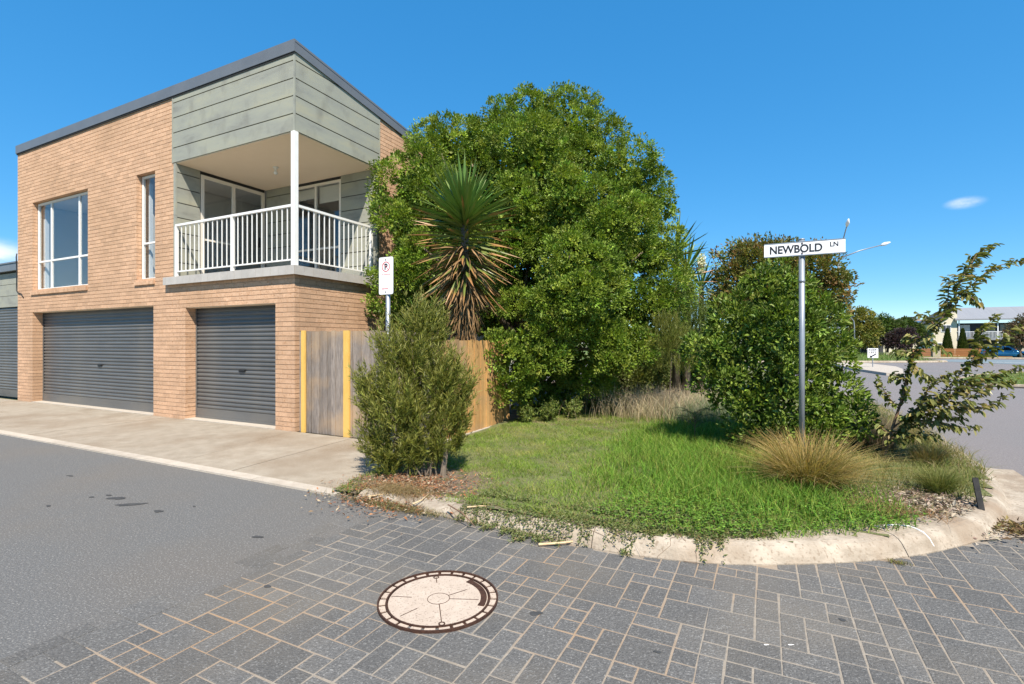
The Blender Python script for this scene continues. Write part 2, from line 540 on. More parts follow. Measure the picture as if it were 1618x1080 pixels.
def np_mesh(name, V, F, m, cols=None, tint=None, flat=True):
    me = bpy.data.meshes.new(name)
    V = np.asarray(V, dtype=np.float32).reshape(-1, 3)
    F = np.asarray(F, dtype=np.int32)
    nf, k = F.shape
    me.vertices.add(len(V)); me.vertices.foreach_set('co', V.ravel())
    me.loops.add(nf * k); me.loops.foreach_set('vertex_index', F.ravel())
    me.polygons.add(nf)
    me.polygons.foreach_set('loop_start', np.arange(0, nf * k, k, dtype=np.int32))
    me.polygons.foreach_set('loop_total', np.full(nf, k, dtype=np.int32))
    if cols is not None:
        a = me.attributes.new('col', 'FLOAT_COLOR', 'POINT')
        c = np.ones((len(V), 4), dtype=np.float32); c[:, :3] = cols
        a.data.foreach_set('color', c.ravel())
    if tint is not None:
        a = me.attributes.new('tint', 'FLOAT', 'POINT')
        a.data.foreach_set('value', np.asarray(tint, dtype=np.float32))
    me.materials.append(M[m] if isinstance(m, str) else m)
    me.update(calc_edges=True)
    if flat:
        me.shade_flat()
    return me


def link(name, me, parent=None):
    o = bpy.data.objects.new(name, me)
    col.objects.link(o)
    o.parent = parent
    return o


def norm(a):
    return a / np.maximum(np.linalg.norm(a, axis=-1, keepdims=True), 1e-9)


def rand_unit(n):
    return norm(RNG.normal(size=(n, 3)))


def palette(n, cols, w=None, jitter=0.12):
    cols = np.array(cols)
    k = RNG.choice(len(cols), size=n, p=None if w is None else np.array(w) / np.sum(w))
    c = cols[k] * (1 + RNG.normal(0, jitter, size=(n, 1)))
    return np.clip(c * (1 + RNG.normal(0, jitter * 0.4, size=(n, 3))), 0.004, 0.95)


def leaf_arrays(P, D, Nn, Ln, W, C, shape='diamond', fold=0.28, droop=0.0):
    """Leaves as small folded faces: P base, D direction, Nn rough normal, Ln length, W width, C colour."""
    n = len(P)
    D = norm(D)
    S = norm(np.cross(D, Nn))
    Nn = np.cross(S, D)
    Ln = np.broadcast_to(np.asarray(Ln, float).reshape(-1, 1), (n, 1))
    W = np.broadcast_to(np.asarray(W, float).reshape(-1, 1), (n, 1))
    if shape == 'diamond':
        l = P + D * Ln * 0.42 + S * W * 0.5 + Nn * W * fold
        r = P + D * Ln * 0.42 - S * W * 0.5 + Nn * W * fold
        t = P + D * Ln - Nn * Ln * droop
        V = np.stack([P, l, t, r], 1).reshape(-1, 3)
        b = np.arange(n)[:, None] * 4
        F = np.concatenate([b + [0, 1, 2], b + [0, 2, 3]], 0)
        k = 4
    else:
        l1 = P + D * Ln * 0.22 + S * W * 0.42 + Nn * W * fold
        l2 = P + D * Ln * 0.62 + S * W * 0.44 + Nn * (W * fold - Ln * droop * 0.4)
        r1 = P + D * Ln * 0.22 - S * W * 0.42 + Nn * W * fold
        r2 = P + D * Ln * 0.62 - S * W * 0.44 + Nn * (W * fold - Ln * droop * 0.4)
        t = P + D * Ln - Nn * Ln * droop
        V = np.stack([P, l1, l2, t, r2, r1], 1).reshape(-1, 3)
        b = np.arange(n)[:, None] * 6
        F = np.concatenate([b + [0, 1, 2, 3], b + [0, 3, 4, 5]], 0)
        k = 6
    return V, F, np.repeat(C, k, 0)


def leaf_obj(name, P, D, Nn, Ln, W, C, m='leaf', parent=None, **kw):
    V, F, CC = leaf_arrays(P, D, Nn, Ln, W, C, **kw)
    return link(name, np_mesh(name, V, F, m, CC), parent)


def lobe_points(lobes, n, shell=(0.86, 1.05), bottom=-0.75, face=0.0):
    """Points on the outside of a set of lobes (x, y, z, rx, ry, rz); returns points and outward directions."""
    L = np.array(lobes, float)
    area = (L[:, 3] * L[:, 4] + L[:, 4] * L[:, 5] + L[:, 3] * L[:, 5])
    out_p, out_d = [], []
    need = n
    while need > 0:
        k = RNG.choice(len(L), size=need * 3 + 50, p=area / area.sum())
        d = rand_unit(len(k))
        keep = d[:, 2] > bottom
        k, d = k[keep], d[keep]
        r = RNG.uniform(shell[0], shell[1], size=(len(k), 1))
        p = L[k, :3] + d * L[k, 3:6] * r
        inside = np.zeros(len(k), bool)
        for j in range(len(L)):
            q = ((p - L[j, :3]) / L[j, 3:6])
            inside |= (k != j) & ((q * q).sum(1) < 0.80)
        if face:      # thin out the far side of the crown
            away = (d * norm(np.array([0, 0, 1.6]) - p)).sum(1) < -0.25
            inside |= away & (RNG.random(len(k)) < face)
        p, d = p[~inside], d[~inside]
        p, d = p[:need], d[:need]
        out_p.append(p); out_d.append(d)
        need -= len(p)
    return np.concatenate(out_p), np.concatenate(out_d)


def crown_leaves(lobes, clumps, per, clump_r, ln, wd, cols, weights=None, up=0.35, spread=0.9, clump_tone=0.13, shell=(0.86, 1.05), jitter=0.13,
                 fill=0, fill_scale=1.9, zmin=0.05, face=0.0, fill_lobes=None, fill_shell=(0.35, 0.85), by_clump=True, nw=(0.6, 0.7)):
    cp, cd = lobe_points(lobes, clumps, shell, face=face)
    tone = 1 + RNG.normal(0, clump_tone, size=(clumps, 1))
    rr = clump_r * RNG.uniform(0.6, 1.35, size=(clumps, 1))
    n = clumps * per
    k = np.repeat(np.arange(clumps), per)
    q = rand_unit(n) * (RNG.uniform(0.15, 1, size=(n, 1)) ** 0.5)
    P = cp[k] + q * rr[k] * np.array([1, 1, 0.85])
    D = norm(cd[k] * 0.7 + q * 0.8 + rand_unit(n) * spread * 0.6 + np.array([0, 0, up]))
    Nn = norm(cd[k] * nw[0] + np.array([0, 0, nw[1]]) + rand_unit(n) * spread)
    C = (palette(clumps, cols, weights, jitter) * tone)[k] * (1 + RNG.normal(0, jitter * .6, (n, 1))) if by_clump else palette(n, cols, weights, jitter) * tone[k]
    s = RNG.uniform(0.7, 1.25, size=n)
    Ls, Ws = ln * s, wd * s * RNG.uniform(0.85, 1.15, size=n)
    if fill:
        FL = np.array(fill_lobes or lobes, float)
        vol = FL[:, 3] * FL[:, 4] * FL[:, 5]
        fk = RNG.choice(len(FL), size=fill, p=vol ** .8 / (vol ** .8).sum())
        fd = rand_unit(fill)
        fp = FL[fk, :3] + fd * FL[fk, 3:6] * RNG.uniform(fill_shell[0], fill_shell[1], (fill, 1))
        P = np.concatenate([P, fp]); D = np.concatenate([D, norm(fd + rand_unit(fill))])
        Nn = np.concatenate([Nn, norm(fd + rand_unit(fill) * 0.7)])
        C = np.concatenate([C, palette(fill, cols, weights, jitter)])
        Ls = np.concatenate([Ls, ln * fill_scale * RNG.uniform(0.7, 1.3, fill)])
        Ws = np.concatenate([Ws, wd * fill_scale * RNG.uniform(0.9, 1.4, fill)])
    ok = P[:, 2] > zmin
    return P[ok], D[ok], Nn[ok], Ls[ok], Ws[ok], C[ok]


def sublobes(lobes, n, r, shell=(0.80, 1.02), face=0.6):
    p, d = lobe_points(lobes, n, shell, -0.8, face)
    rr = r * RNG.uniform(0.65, 1.35, (n, 1))
    return [tuple(a) + (b[0], b[0], b[0] * 0.9) for a, b in zip(p, rr)]


def lobes_at(spec, flat=0.9):
    """Lobes given where they show: (px, py, radius in px, distance)."""
    out = []
    for px, py, r, Y in spec:
        p = at(px, py, Y)
        rr = r / F_PX * Y
        out.append((p.x, p.y, p.z, rr, rr * flat, rr))
    return out


def limbs(base, lobes, r0, name='trunk', parent=None, m='bark', split=0.35, lobes_used=8):
    """A trunk that divides into tapered limbs running out to the lobes."""
    mb = MB()
    base = Vector(base)
    cen = Vector(np.mean(np.array(lobes)[:, :3], 0))
    fork = base.lerp(Vector((cen.x, cen.y, cen.z)), split)
    fork.x = base.x * 0.7 + fork.x * 0.3
    mb.tube([base, base.lerp(fork, 0.5) + Vector((random.uniform(-.05, .05), random.uniform(-.05, .05), 0)), fork], [r0, r0 * 0.85, r0 * 0.72], 9)
    for l in random.sample(list(lobes), min(lobes_used, len(lobes))):
        e = Vector(l[:3])
        mid = fork.lerp(e, 0.5) + Vector((random.uniform(-.2, .2), random.uniform(-.2, .2), random.uniform(0, .2))) * (e - fork).length * 0.3
        mb.tube([fork, mid, e], [r0 * 0.55, r0 * 0.33, r0 * 0.1], 6)
    return mb.build(name, m, parent, smooth=True)


def blades(P, H, W, lean, C, segs=3, tipc=None, spread_dir=None):
    """Grass blades that bend over: P base, H height, W width, lean how far the tip goes sideways."""
    n = len(P)
    H = np.broadcast_to(np.asarray(H, float), (n,)); W = np.broadcast_to(np.asarray(W, float), (n,)); lean = np.broadcast_to(np.asarray(lean, float), (n,))
    if spread_dir is None:
        a = RNG.uniform(0, 2 * math.pi, n)
        dirv = np.stack([np.cos(a), np.sin(a), np.zeros(n)], 1)
    else:
        dirv = norm(spread_dir)
    b = RNG.uniform(0, 2 * math.pi, n)
    side = np.stack([np.cos(b), np.sin(b), np.zeros(n)], 1)
    rows, cr = [], []
    for i in range(segs + 1):
        t = i / segs
        up = H * (t - 0.35 * t * t * np.minimum(lean, 1.6))
        c = P + dirv * (H * lean * t ** 1.8)[:, None] + np.stack([np.zeros(n), np.zeros(n), up], 1)
        w = (W * (1 - t) ** 0.7 * 0.5 + 0.0004)[:, None]
        rows.append(c - side * w); rows.append(c + side * w)
        cc = C if tipc is None else C * (1 - t) + tipc * t
        cr += [cc, cc]
    V = np.stack(rows, 1); CC = np.stack(cr, 1)
    k = 2 * (segs + 1)
    b0 = np.arange(n)[:, None] * k
    F = np.concatenate([b0 + [2 * i, 2 * i + 1, 2 * i + 3, 2 * i + 2] for i in range(segs)], 0)
    return V.reshape(-1, 3), F, CC.reshape(-1, 3)


def blade_obj(name, *a, m='grass', parent=None, **kw):
    V, F, C = blades(*a, **kw)
    return link(name, np_mesh(name, V, F, m, C), parent)


def text_mesh(body, size, m, extrude=0.002, offset=0.0, align='CENTER'):
    cu = bpy.data.curves.new('lettering', 'FONT')
    cu.body = body; cu.size = size; cu.extrude = extrude; cu.offset = offset
    cu.align_x = align; cu.align_y = 'CENTER'
    o = bpy.data.objects.new('lettering', cu)
    col.objects.link(o)
    bpy.context.view_layer.update()
    me = bpy.data.meshes.new_from_object(o.evaluated_get(bpy.context.evaluated_depsgraph_get()))
    me.materials.clear(); me.materials.append(M[m])
    bpy.data.objects.remove(o)
    return me


def in_poly(P, poly):
    x, y = P[:, 0], P[:, 1]
    res = np.zeros(len(P), bool)
    n = len(poly)
    for i in range(n):
        x0, y0 = poly[i]; x1, y1 = poly[(i + 1) % n]
        c = ((y0 > y) != (y1 > y)) & (x < (x1 - x0) * (y - y0) / (y1 - y0 + 1e-12) + x0)
        res ^= c
    return res


def to_world(xy, z):
    c, s = math.cos(ANG), math.sin(ANG)
    return np.stack([CORNER.x + c * xy[:, 0] - s * xy[:, 1], CORNER.y + s * xy[:, 0] + c * xy[:, 1], z], 1)


def catmull(pts, step=0.1):
    pts = [Vector(p) for p in pts]
    out = []
    for i in range(len(pts) - 1):
        p0 = pts[max(i - 1, 0)]; p1 = pts[i]; p2 = pts[i + 1]; p3 = pts[min(i + 2, len(pts) - 1)]
        n = max(2, int((p2 - p1).length / step))
        for k in range(n):
            t = k / n
            out.append(0.5 * ((2 * p1) + (p2 - p0) * t + (2 * p0 - 5 * p1 + 4 * p2 - p3) * t * t + (3 * p1 - p0 - 3 * p2 + p3) * t ** 3))
    out.append(pts[-1])
    return out

# ------------------------------------------------------------------ ground and roads
g = MB()
g.sheet([(-900, -300, -0.06), (900, -300, -0.06), (900, 20, -0.06), (-900, 20, -0.06)])
g.sheet([(-900, 20, -0.06), (900, 20, -0.06), (900, 140, gz(140) - 0.06), (-900, 140, gz(140) - 0.06)])
g.sheet([(-900, 140, gz(140) - 0.06), (900, 140, gz(140) - 0.06), (900, 1500, gz(140) - 0.06), (-900, 1500, gz(140) - 0.06)])
struct(g.build('ground', 'ground'))

lane = MB().sheet([(-45, -9.0, 0), (4.33, -9.0, 0), (4.33, -2.30, 0), (3.5, -2.30, 0), (3.5, -2.44, 0), (-45, -2.44, 0)]).build('lane_road', 'asphalt')
struct(lane, FR)


def blob(cx, cy, rx, ry, rot, n=15, z=0.004):
    pts = []
    ph = random.uniform(0, 6)
    for i in range(n):
        a = 2 * math.pi * i / n
        r = 1 + 0.22 * math.sin(2 * a + ph) + 0.13 * math.sin(3 * a + 2 * ph) + random.uniform(-.08, .08)
        x, y = rx * r * math.cos(a), ry * r * math.sin(a)
        pts.append((cx + x * math.cos(rot) - y * math.sin(rot), cy + x * math.sin(rot) + y * math.cos(rot), z))
    return pts


for k, (wx, wy, rx, ry, rot) in enumerate([(-4.06, 5.18, .085, .05, .5), (-3.77, 4.98, .15, .035, .75), (-4.22, 5.28, .04, .018, .3), (-4.35, 5.22, .035, .015, .3),
                                          (-3.35, 4.78, .05, .03, .4), (-2.09, 4.15, .045, .025, .2), (-4.54, 4.94, .03, .02, 0), (-3.1, 4.92, .02, .012, 0),
                                          (-5.3, 6.05, .05, .02, .2)]):
    p = FRI @ Vector((wx, wy, 0))
    MB().sheet(blob(p.x, p.y, rx, ry, rot)).build('oil_stain', 'oil', lane)

street = MB()
street.sheet([tuple(loc(10.0, -30)), tuple(loc(19.5, -30)), tuple(loc(19.5, -1)), (22.5, 20, 0), (9.0, 20, 0), tuple(loc(10.0, 8))])
street.sheet([(-20, 20, 0.0), (75, 20, 0.0), (110, 66, gz(66)), (-20, 66, gz(66))])
street = struct(street.build('street_road', 'street'))
street.location.z = -0.008

MB().sheet([(43.5, 42.5, gz(42.5)), (64, 41, gz(41)), (80, 60, gz(60)), (52, 62, gz(62)), (45.0, 52, gz(52))]).build('junction_surfacing', 'street_blue', street).location.z = 0.012
ln = MB()
for a0, a1, r0, r1 in ((0.0, 1.9, 0.0, 0.16),):
    c = Vector((44.5, 47.0))
    for i in range(14):
        t0, t1 = -1.1 + 1.9 * i / 14, -1.1 + 1.9 * (i + 1) / 14
        q = []
        for t, r in ((t0, 3.4), (t1, 3.4), (t1, 3.75), (t0, 3.75)):
            x, y = c.x + r * math.cos(t), c.y + r * 1.2 * math.sin(t)
            q.append((x, y, gz(y) + 0.02))
        ln.sheet(q)
ln.build('white_line', 'paint', street)
lb = MB()
lb.sheet([(49, 40.0, gz(40.0) + .02), (66, 38.6, gz(38.6) + .02), (66, 39.0, gz(39.0) + .02), (49, 40.4, gz(40.4) + .02)])
lb.build('white_line', 'paint', street)

# ------------------------------------------------------------------ driveway with its concrete bays and edging
drive = struct(MB().box(-22, 3.2, -2.30, -0.02, -0.12, 0.006).build('driveway', 'mortar'), FR)
joints = [(-22.0, -22.0), (-14.2, -14.2), (-11.0, -11.0), (-7.4, -7.4), (-3.8, -3.8), (-0.02, 0.55), (1.40, 1.62)]
for i in range(len(joints)):
    a_top, a_bot = joints[i]
    if i + 1 < len(joints):
        b_top, b_bot = joints[i + 1]
        pts = [(a_top + .006, -0.03, 0), (a_bot + .006, -2.29, 0), (b_bot - .006, -2.29, 0), (b_top - .006, -0.03, 0)]
    else:
        pts = [(a_top + .006, -0.03, 0), (a_bot + .006, -2.29, 0), (3.42, -2.29, 0), (3.22, -1.6, 0), (3.05, -0.6, 0), (3.0, -0.03, 0)]
    MB().prism([(x, y, 0.004) for x, y, _ in pts], (0, 0, 0.014 + 0.002 * (i % 2))).build('concrete_bay', 'concrete', drive)
x = -22.0
while x < 3.45:
    x2 = min(x + 2.42, 3.5)
    b = MB().box(x + .004, x2 - .004, -2.445, -2.296, -0.05, 0.022)
    b.build('edging_strip', 'edging', drive)
    x = x2

# ------------------------------------------------------------------ kerb round the corner verge
KP = catmull([(3.75, -2.40), (4.6, -2.44), (5.4, -2.49), (6.3, -2.54), (7.06, -2.44), (7.65, -2.18), (8.3, -1.76), (8.8, -1.28), (9.2, -.75), (9.55, .03),
              (9.8, .95), (9.95, 2.0), (10.0, 4.0), (10.0, 7.5), (9.6, 12.0), (9.3, 15)], 0.09)
KP = [Vector((p[0], p[1], 0)) if len(p) == 3 else Vector((p[0], p[1], 0)) for p in KP]
KT = [(KP[min(i + 1, len(KP) - 1)] - KP[max(i - 1, 0)]).normalized() for i in range(len(KP))]
KN = [Vector((-t.y, t.x, 0)) for t in KT]


def kerb_h(x):
    return 0.50 + 0.50 * min(1, max(0, (x - 4.4) / 1.6))


PROF = [(0.0, -0.03), (0.0, 0.012), (0.022, 0.05), (0.045, 0.085), (0.075, 0.113), (0.115, 0.128), (0.18, 0.132), (0.30, 0.134), (0.30, -0.03)]
kerb = bpy.data.objects.new('kerb', None); col.objects.link(kerb); struct(kerb, FR)
arc = [0.0]
for i in range(1, len(KP)):
    arc.append(arc[-1] + (KP[i] - KP[i - 1]).length)
i_crack = min(range(len(KP)), key=lambda i: (KP[i] - Vector((8.44, -1.64, 0))).length)
cuts = [0]
base = arc[i_crack]
marks = sorted(m for m in [base + 2.35 * k for k in range(-4, 8)] if 0.4 < m < arc[-1] - 0.4)
for m_ in marks:
    cuts.append(min(range(len(KP)), key=lambda i: abs(arc[i] - m_)))
cuts.append(len(KP) - 1)
for a, b in zip(cuts[:-1], cuts[1:]):
    vs, fs = [], []
    idx = list(range(a, b + 1))
    for j, i in enumerate(idx):
        p = KP[i]
        if j == 0: p = p + KT[i] * 0.004
        if j == len(idx) - 1: p = p - KT[i] * 0.004
        h = kerb_h(p.x)
        for o_, z_ in PROF:
            w = 0.004 * math.sin(arc[i] * 9 + o_ * 20) + random.uniform(-.0015, .0015)
            q = p + KN[i] * (o_ + (w if 0 < o_ < .3 else 0))
            vs.append((q.x, q.y, z_ * h if z_ > 0 else z_))
    n = len(PROF)
    for j in range(len(idx) - 1):
        for k in range(n - 1):
            fs.append((j * n + k, (j + 1) * n + k, (j + 1) * n + k + 1, j * n + k + 1))
    fs.append(tuple(range(n))); fs.append(tuple((len(idx) - 1) * n + k for k in range(n))[::-1])
    MB().add(vs, fs).build('kerb_segment', 'kerb', kerb, smooth=False)

# gutter tray of the street, from the corner on
i0 = min(range(len(KP)), key=lambda i: (KP[i] - Vector((9.0, -1.0, 0))).length)
vs, fs = [], []
i1 = min(range(len(KP)), key=lambda i: (KP[i] - Vector((9.95, 2.2, 0))).length)
for j, i in enumerate(range(i0, i1)):
    w = 0.30 * min(1, (arc[i] - arc[i0]) / 0.8) + 0.01
    for o_, z_ in ((0.02, 0.010), (-w * .5, 0.006), (-w, 0.014)):
        q = KP[i] + KN[i] * o_
        vs.append((q.x, q.y, z_))
for j in range(i1 - i0 - 1):
    for k in range(2):
        fs.append((j * 3 + k, j * 3 + k + 1, (j + 1) * 3 + k + 1, (j + 1) * 3 + k))
MB().add(vs, fs).build('gutter_tray', 'kerb', kerb)

# painted white mark over the kerb
pm = MB()
ip = min(range(len(KP)), key=lambda i: (KP[i] - Vector((8.60, -1.50, 0))).length)


def on_kerb(i, o_, lift=0.004):
    i = max(0, min(len(KP) - 1, i))
    zs = PROF[1:-1]
    z = zs[0][1]
    for (a0, z0), (a1, z1) in zip(zs[:-1], zs[1:]):
        if a0 <= o_ <= a1:
            z = z0 + (z1 - z0) * (o_ - a0) / max(a1 - a0, 1e-6)
    q = KP[i] + KN[i] * o_
    return Vector((q.x, q.y, z * kerb_h(q.x) + lift))


line = [on_kerb(ip - 1, .27), on_kerb(ip, .25), on_kerb(ip + 1, .20), on_kerb(ip + 1, .14), on_kerb(ip + 1, .09), on_kerb(ip + 1, .05), on_kerb(ip + 1, .015)]
pm.tube(line, [.004, .006, .006, .006, .006, .005, .003], 6)
pm.build('white_paint_mark', 'paint', kerb)
pm = MB().box(0, .06, 0, .025, 0, .004).build('metal_tag', 'steel', kerb)
pm.location = on_kerb(ip - 2, .26, .001); pm.rotation_euler = (0, 0, .6)

# ------------------------------------------------------------------ paving of the lane mouth, laid in random ashlar
verge_poly = [(3.44, -2.42), (3.75, -2.38)] + [(p.x + n.x * .16, p.y + n.y * .16) for p, n in zip(KP, KN)] + [(6, 30), (0.2, 30), (0.2, 2.4), (3.06, 2.38), (3.06, 0.0), (3.1, -0.6), (3.24, -1.6)]
kerb_poly = [(3.44, -2.44)] + [(p.x, p.y) for p in KP] + [(6, 30), (0.2, 30), (0.2, 2.4), (3.06, 2.38)]
paving = struct(MB().sheet([(4.32, -9, 0.0026), (10.0, -9, 0.0026), (10.0, 0.6, 0.0026), (9.4, 0.6, 0.0026), (6, -2.0, 0.0026), (4.32, -2.2, 0.0026)]).build('paving', 'grout'), FR)
MOD, JT = 0.126, 0.0075
X0, Y0 = 4.05, -8.6
nx, ny = 48, 70
used = np.zeros((nx, ny), bool)
pieces = []
rp_ = random.Random(5)
MH = (5.69, -3.71)
for j in range(ny):
    for i in range(nx):
        if used[i, j]:
            continue
        opts = [(2, 2, .17), (2, 1, .25), (1, 2, .25), (1, 1, .33)]
        rp_.shuffle(opts)
        r = rp_.random() * sum(o[2] for o in opts)
        order = []
        for o in opts:
            r -= o[2]
            if r <= 0:
                order = [o] + opts + [(1, 1, 1)]
                break
        for w, h, _ in order:
            if i + w <= nx and j + h <= ny and not used[i:i + w, j:j + h].any():
                used[i:i + w, j:j + h] = True
                pieces.append((X0 + i * MOD, Y0 + j * MOD, w, h))
                break
keep = []
for x, y, w, h in pieces:
    cx_, cy_ = x + w * MOD / 2, y + h * MOD / 2
    if x + w * MOD < 4.34 and rp_.random() < 0.6:
        continue
    if in_poly(np.array([[cx_, cy_ - h * MOD * .3]]), kerb_poly)[0] or cx_ > 9.85 or cy_ > 0.2 and cx_ < 9.2:
        continue
    if max(math.hypot(ax - MH[0], ay - MH[1]) for ax in (x, x + w * MOD) for ay in (y, y + h * MOD)) < 0.355:
        continue
    p = loc(cx_, cy_)
    keep.append((x, y, w, h, p))
vis = lambda p: p.y > 2.2 and abs(p.x) < 1.03 * p.y
keep.sort(key=lambda k: (not vis(k[4]), k[4].length / math.sqrt(k[2] * k[3])))
PM = {}


def paver_geo(w, h):
    a, b = w * MOD - JT, h * MOD - JT
    c = 0.004
    v = [(0, 0, -.02), (a, 0, -.02), (a, b, -.02), (0, b, -.02), (0, 0, .002), (a, 0, .002), (a, b, .002), (0, b, .002),
         (c, c, .0042), (a - c, c, .0042), (a - c, b - c, .0042), (c, b - c, .0042)]
    f = [(0, 1, 5, 4), (1, 2, 6, 5), (2, 3, 7, 6), (3, 0, 4, 7), (4, 5, 9, 8), (5, 6, 10, 9), (6, 7, 11, 10), (7, 4, 8, 11), (8, 9, 10, 11)]
    return v, f


rest = MB()
for k, (x, y, w, h, p) in enumerate(keep):
    dz = rp_.uniform(-.0006, .0010)
    if k < 300:
        if (w, h) not in PM:
            PM[(w, h)] = MB().add(*paver_geo(w, h)).mesh('paver', 'paver')
        put('paver', PM[(w, h)], paving, Matrix.Translation((x + JT / 2 + rp_.uniform(-.0022, .0022), y + JT / 2 + rp_.uniform(-.0022, .0022), dz)) @ Matrix.Rotation(rp_.uniform(-.012, .012), 4, 'Z') @ Matrix.Rotation(rp_.uniform(-.004, .004), 4, 'X') @ Matrix.Rotation(rp_.uniform(-.004, .004), 4, 'Y'))
    else:
        v, f = paver_geo(w, h)
        rest.add([(a + x + JT / 2, b + y + JT / 2, c + dz) for a, b, c in v], f)
ro = rest.build('outer_pavers', 'paver', paving)
ro['kind'] = 'stuff'

for wx, wy, rx, ry, m_ in ((.14, 2.97, .035, .025, 'oil'), (1.34, 2.66, .012, .005, 'paint'), (1.47, 2.66, .015, .005, 'paint'), (-1.6, 3.3, .03, .015, 'oil'), (1.9, 2.9, .02, .014, 'oil'), (.75, 2.6, .018, .012, 'oil')):
    p = FRI @ Vector((wx, wy, 0))
    MB().sheet(blob(p.x, p.y, rx, ry, .4, z=.0072)).build('paving_spot', m_, paving)

# ------------------------------------------------------------------ corner verge: soil surface
def hash_noise(x, y):
    return (np.sin(x * 2.1 + 1.3 * np.sin(y * 1.7)) + np.sin(y * 2.7 + 1.1 * np.sin(x * 2.3)) + 0.5 * np.sin(x * 7.3 + y * 5.1)) / 2.5


def verge_z(x, y):
    x = np.asarray(x, float); y = np.asarray(y, float)
    t = np.clip((x - 4.1) / 1.3, 0, 1)
    z = 0.035 + 0.095 * t * t * (3 - 2 * t)
    z = np.where(y > 0, np.maximum(z, 0.035 + 0.07 * np.clip(y / 2, 0, 1)), z)
    return z + 0.014 * hash_noise(x, y)


gx = np.arange(0.1, 10.2, 0.11); gy = np.arange(-2.6, 30, 0.11)
XX, YY = np.meshgrid(gx, gy, indexing='ij')
ZZ = verge_z(XX, YY)
cen = np.stack([(XX[:-1, :-1] + .055).ravel(), (YY[:-1, :-1] + .055).ravel()], 1)
ok = in_poly(cen, verge_poly)
ids = np.arange(XX.size).reshape(XX.shape)
Q = np.stack([ids[:-1, :-1], ids[1:, :-1], ids[1:, 1:], ids[:-1, 1:]], -1).reshape(-1, 4)[ok]
u_, inv = np.unique(Q, return_inverse=True)
VV = np.stack([XX.ravel(), YY.ravel(), ZZ.ravel()], 1)[u_]
def bare(x, y):
    a = np.hypot((x - 4.15) / .85, (y + 1.85) / .75); b = np.hypot((x - 8.85) / .6, (y + .5) / .5); c = np.hypot((x - 4.3) / 1.0, (y + 2.4) / .3)
    d = np.minimum(np.minimum(a, b), c)
    e = np.where((y > 2.2) & (x < 5.2), 0.0, 9)
    return np.clip(1.25 - np.minimum(d, e) * .75, 0, .6)


verge = struct(link('verge', np_mesh('verge', VV, inv.reshape(-1, 4), 'lawn_soil', tint=bare(VV[:, 0], VV[:, 1]), flat=False)), FR)
# ------------------------------------------------------------------ inspection cover in the paving
mh = thing('manhole_cover', 'round rust-ringed manhole cover with pale concrete infill set in the pavers', 'manhole cover',
           Matrix.Translation(loc(MH[0], MH[1], 0.004)) @ Matrix.Rotation(0.0, 4, 'Z'))


def ring(r0, r1, z0, z1, a0=0.0, a1=2 * math.pi, n=64):
    full = abs(a1 - a0 - 2 * math.pi) < 1e-6
    mb = MB(); vs = []; fs = []
    m_ = n if full else n + 1
    for i in range(m_):
        a = a0 + (a1 - a0) * i / n
        c_, s_ = math.cos(a), math.sin(a)
        vs += [(r0 * c_, r0 * s_, z0), (r0 * c_, r0 * s_, z1), (r1 * c_, r1 * s_, z1), (r1 * c_, r1 * s_, z0)]
    for i in range(n):
        j = (i + 1) % m_
        for k in range(4):
            fs.append((i * 4 + k, i * 4 + (k + 1) % 4, j * 4 + (k + 1) % 4, j * 4 + k))
    if not full:
        fs.append((0, 1, 2, 3)); fs.append((m_ * 4 - 1, m_ * 4 - 2, m_ * 4 - 3, m_ * 4 - 4))
    return mb.add(vs, fs)


def disc(r, z0, z1, n=64):
    mb = MB()
    return mb.prism([(r * math.cos(2 * math.pi * i / n), r * math.sin(2 * math.pi * i / n), z0) for i in range(n)], (0, 0, z1 - z0))


disc(0.368, -0.06, 0.001).build('iron_bed', 'rust', mh)
ring(0.3605, 0.370, -.01, 0.016).build('outer_ring', 'rust', mh)
ring(0.312, 0.321, -.01, 0.013).build('inner_ring', 'rust', mh)
disc(0.305, 0.0, 0.0065).build('concrete_infill', 'lid_fill', mh)
nseg = 26
for i in range(nseg):
    a0 = 2 * math.pi * i / nseg
    d = 0.010 / 0.34
    ring(0.3225, 0.359, 0.0, 0.0058, a0 + d, a0 + 2 * math.pi / nseg - d, 4).build('rim_block', 'lid_fill', mh)
ring(0.066, 0.0695, 0.004, 0.0078, n=40).build('centre_ring', 'rust', mh)
for i, (a, r0_, r1_) in enumerate(((-.05, .07, .25), (.6, .07, .20), (1.77, .21, .29), (3.05, .17, .30), (3.95, .16, .28), (4.92, .07, .27))):
    mb = MB().box(r0_, r1_, -.0025, .0025, .004, .0078)
    o = mb.build('spoke_line', 'rust', mh); o.rotation_euler = (0, 0, a)
for a in (1.77, 4.92):
    o = ring(0.012, 0.02, 0.003, 0.0085, n=20).build('key_hole', 'rust', mh); o.location = (0.288 * math.cos(a), 0.288 * math.sin(a), 0)
ring(0.262, 0.300, 0.003, 0.0085, -0.25, 0.85, 22).build('lifting_bar', 'rust', mh)
for a in (-0.27, 0.90):
    o = MB().box(-.02, .02, -.014, .014, .003, .0105).build('bar_end', 'rust', mh)
    o.location = (0.281 * math.cos(a), 0.281 * math.sin(a), 0); o.rotation_euler = (0, 0, a)
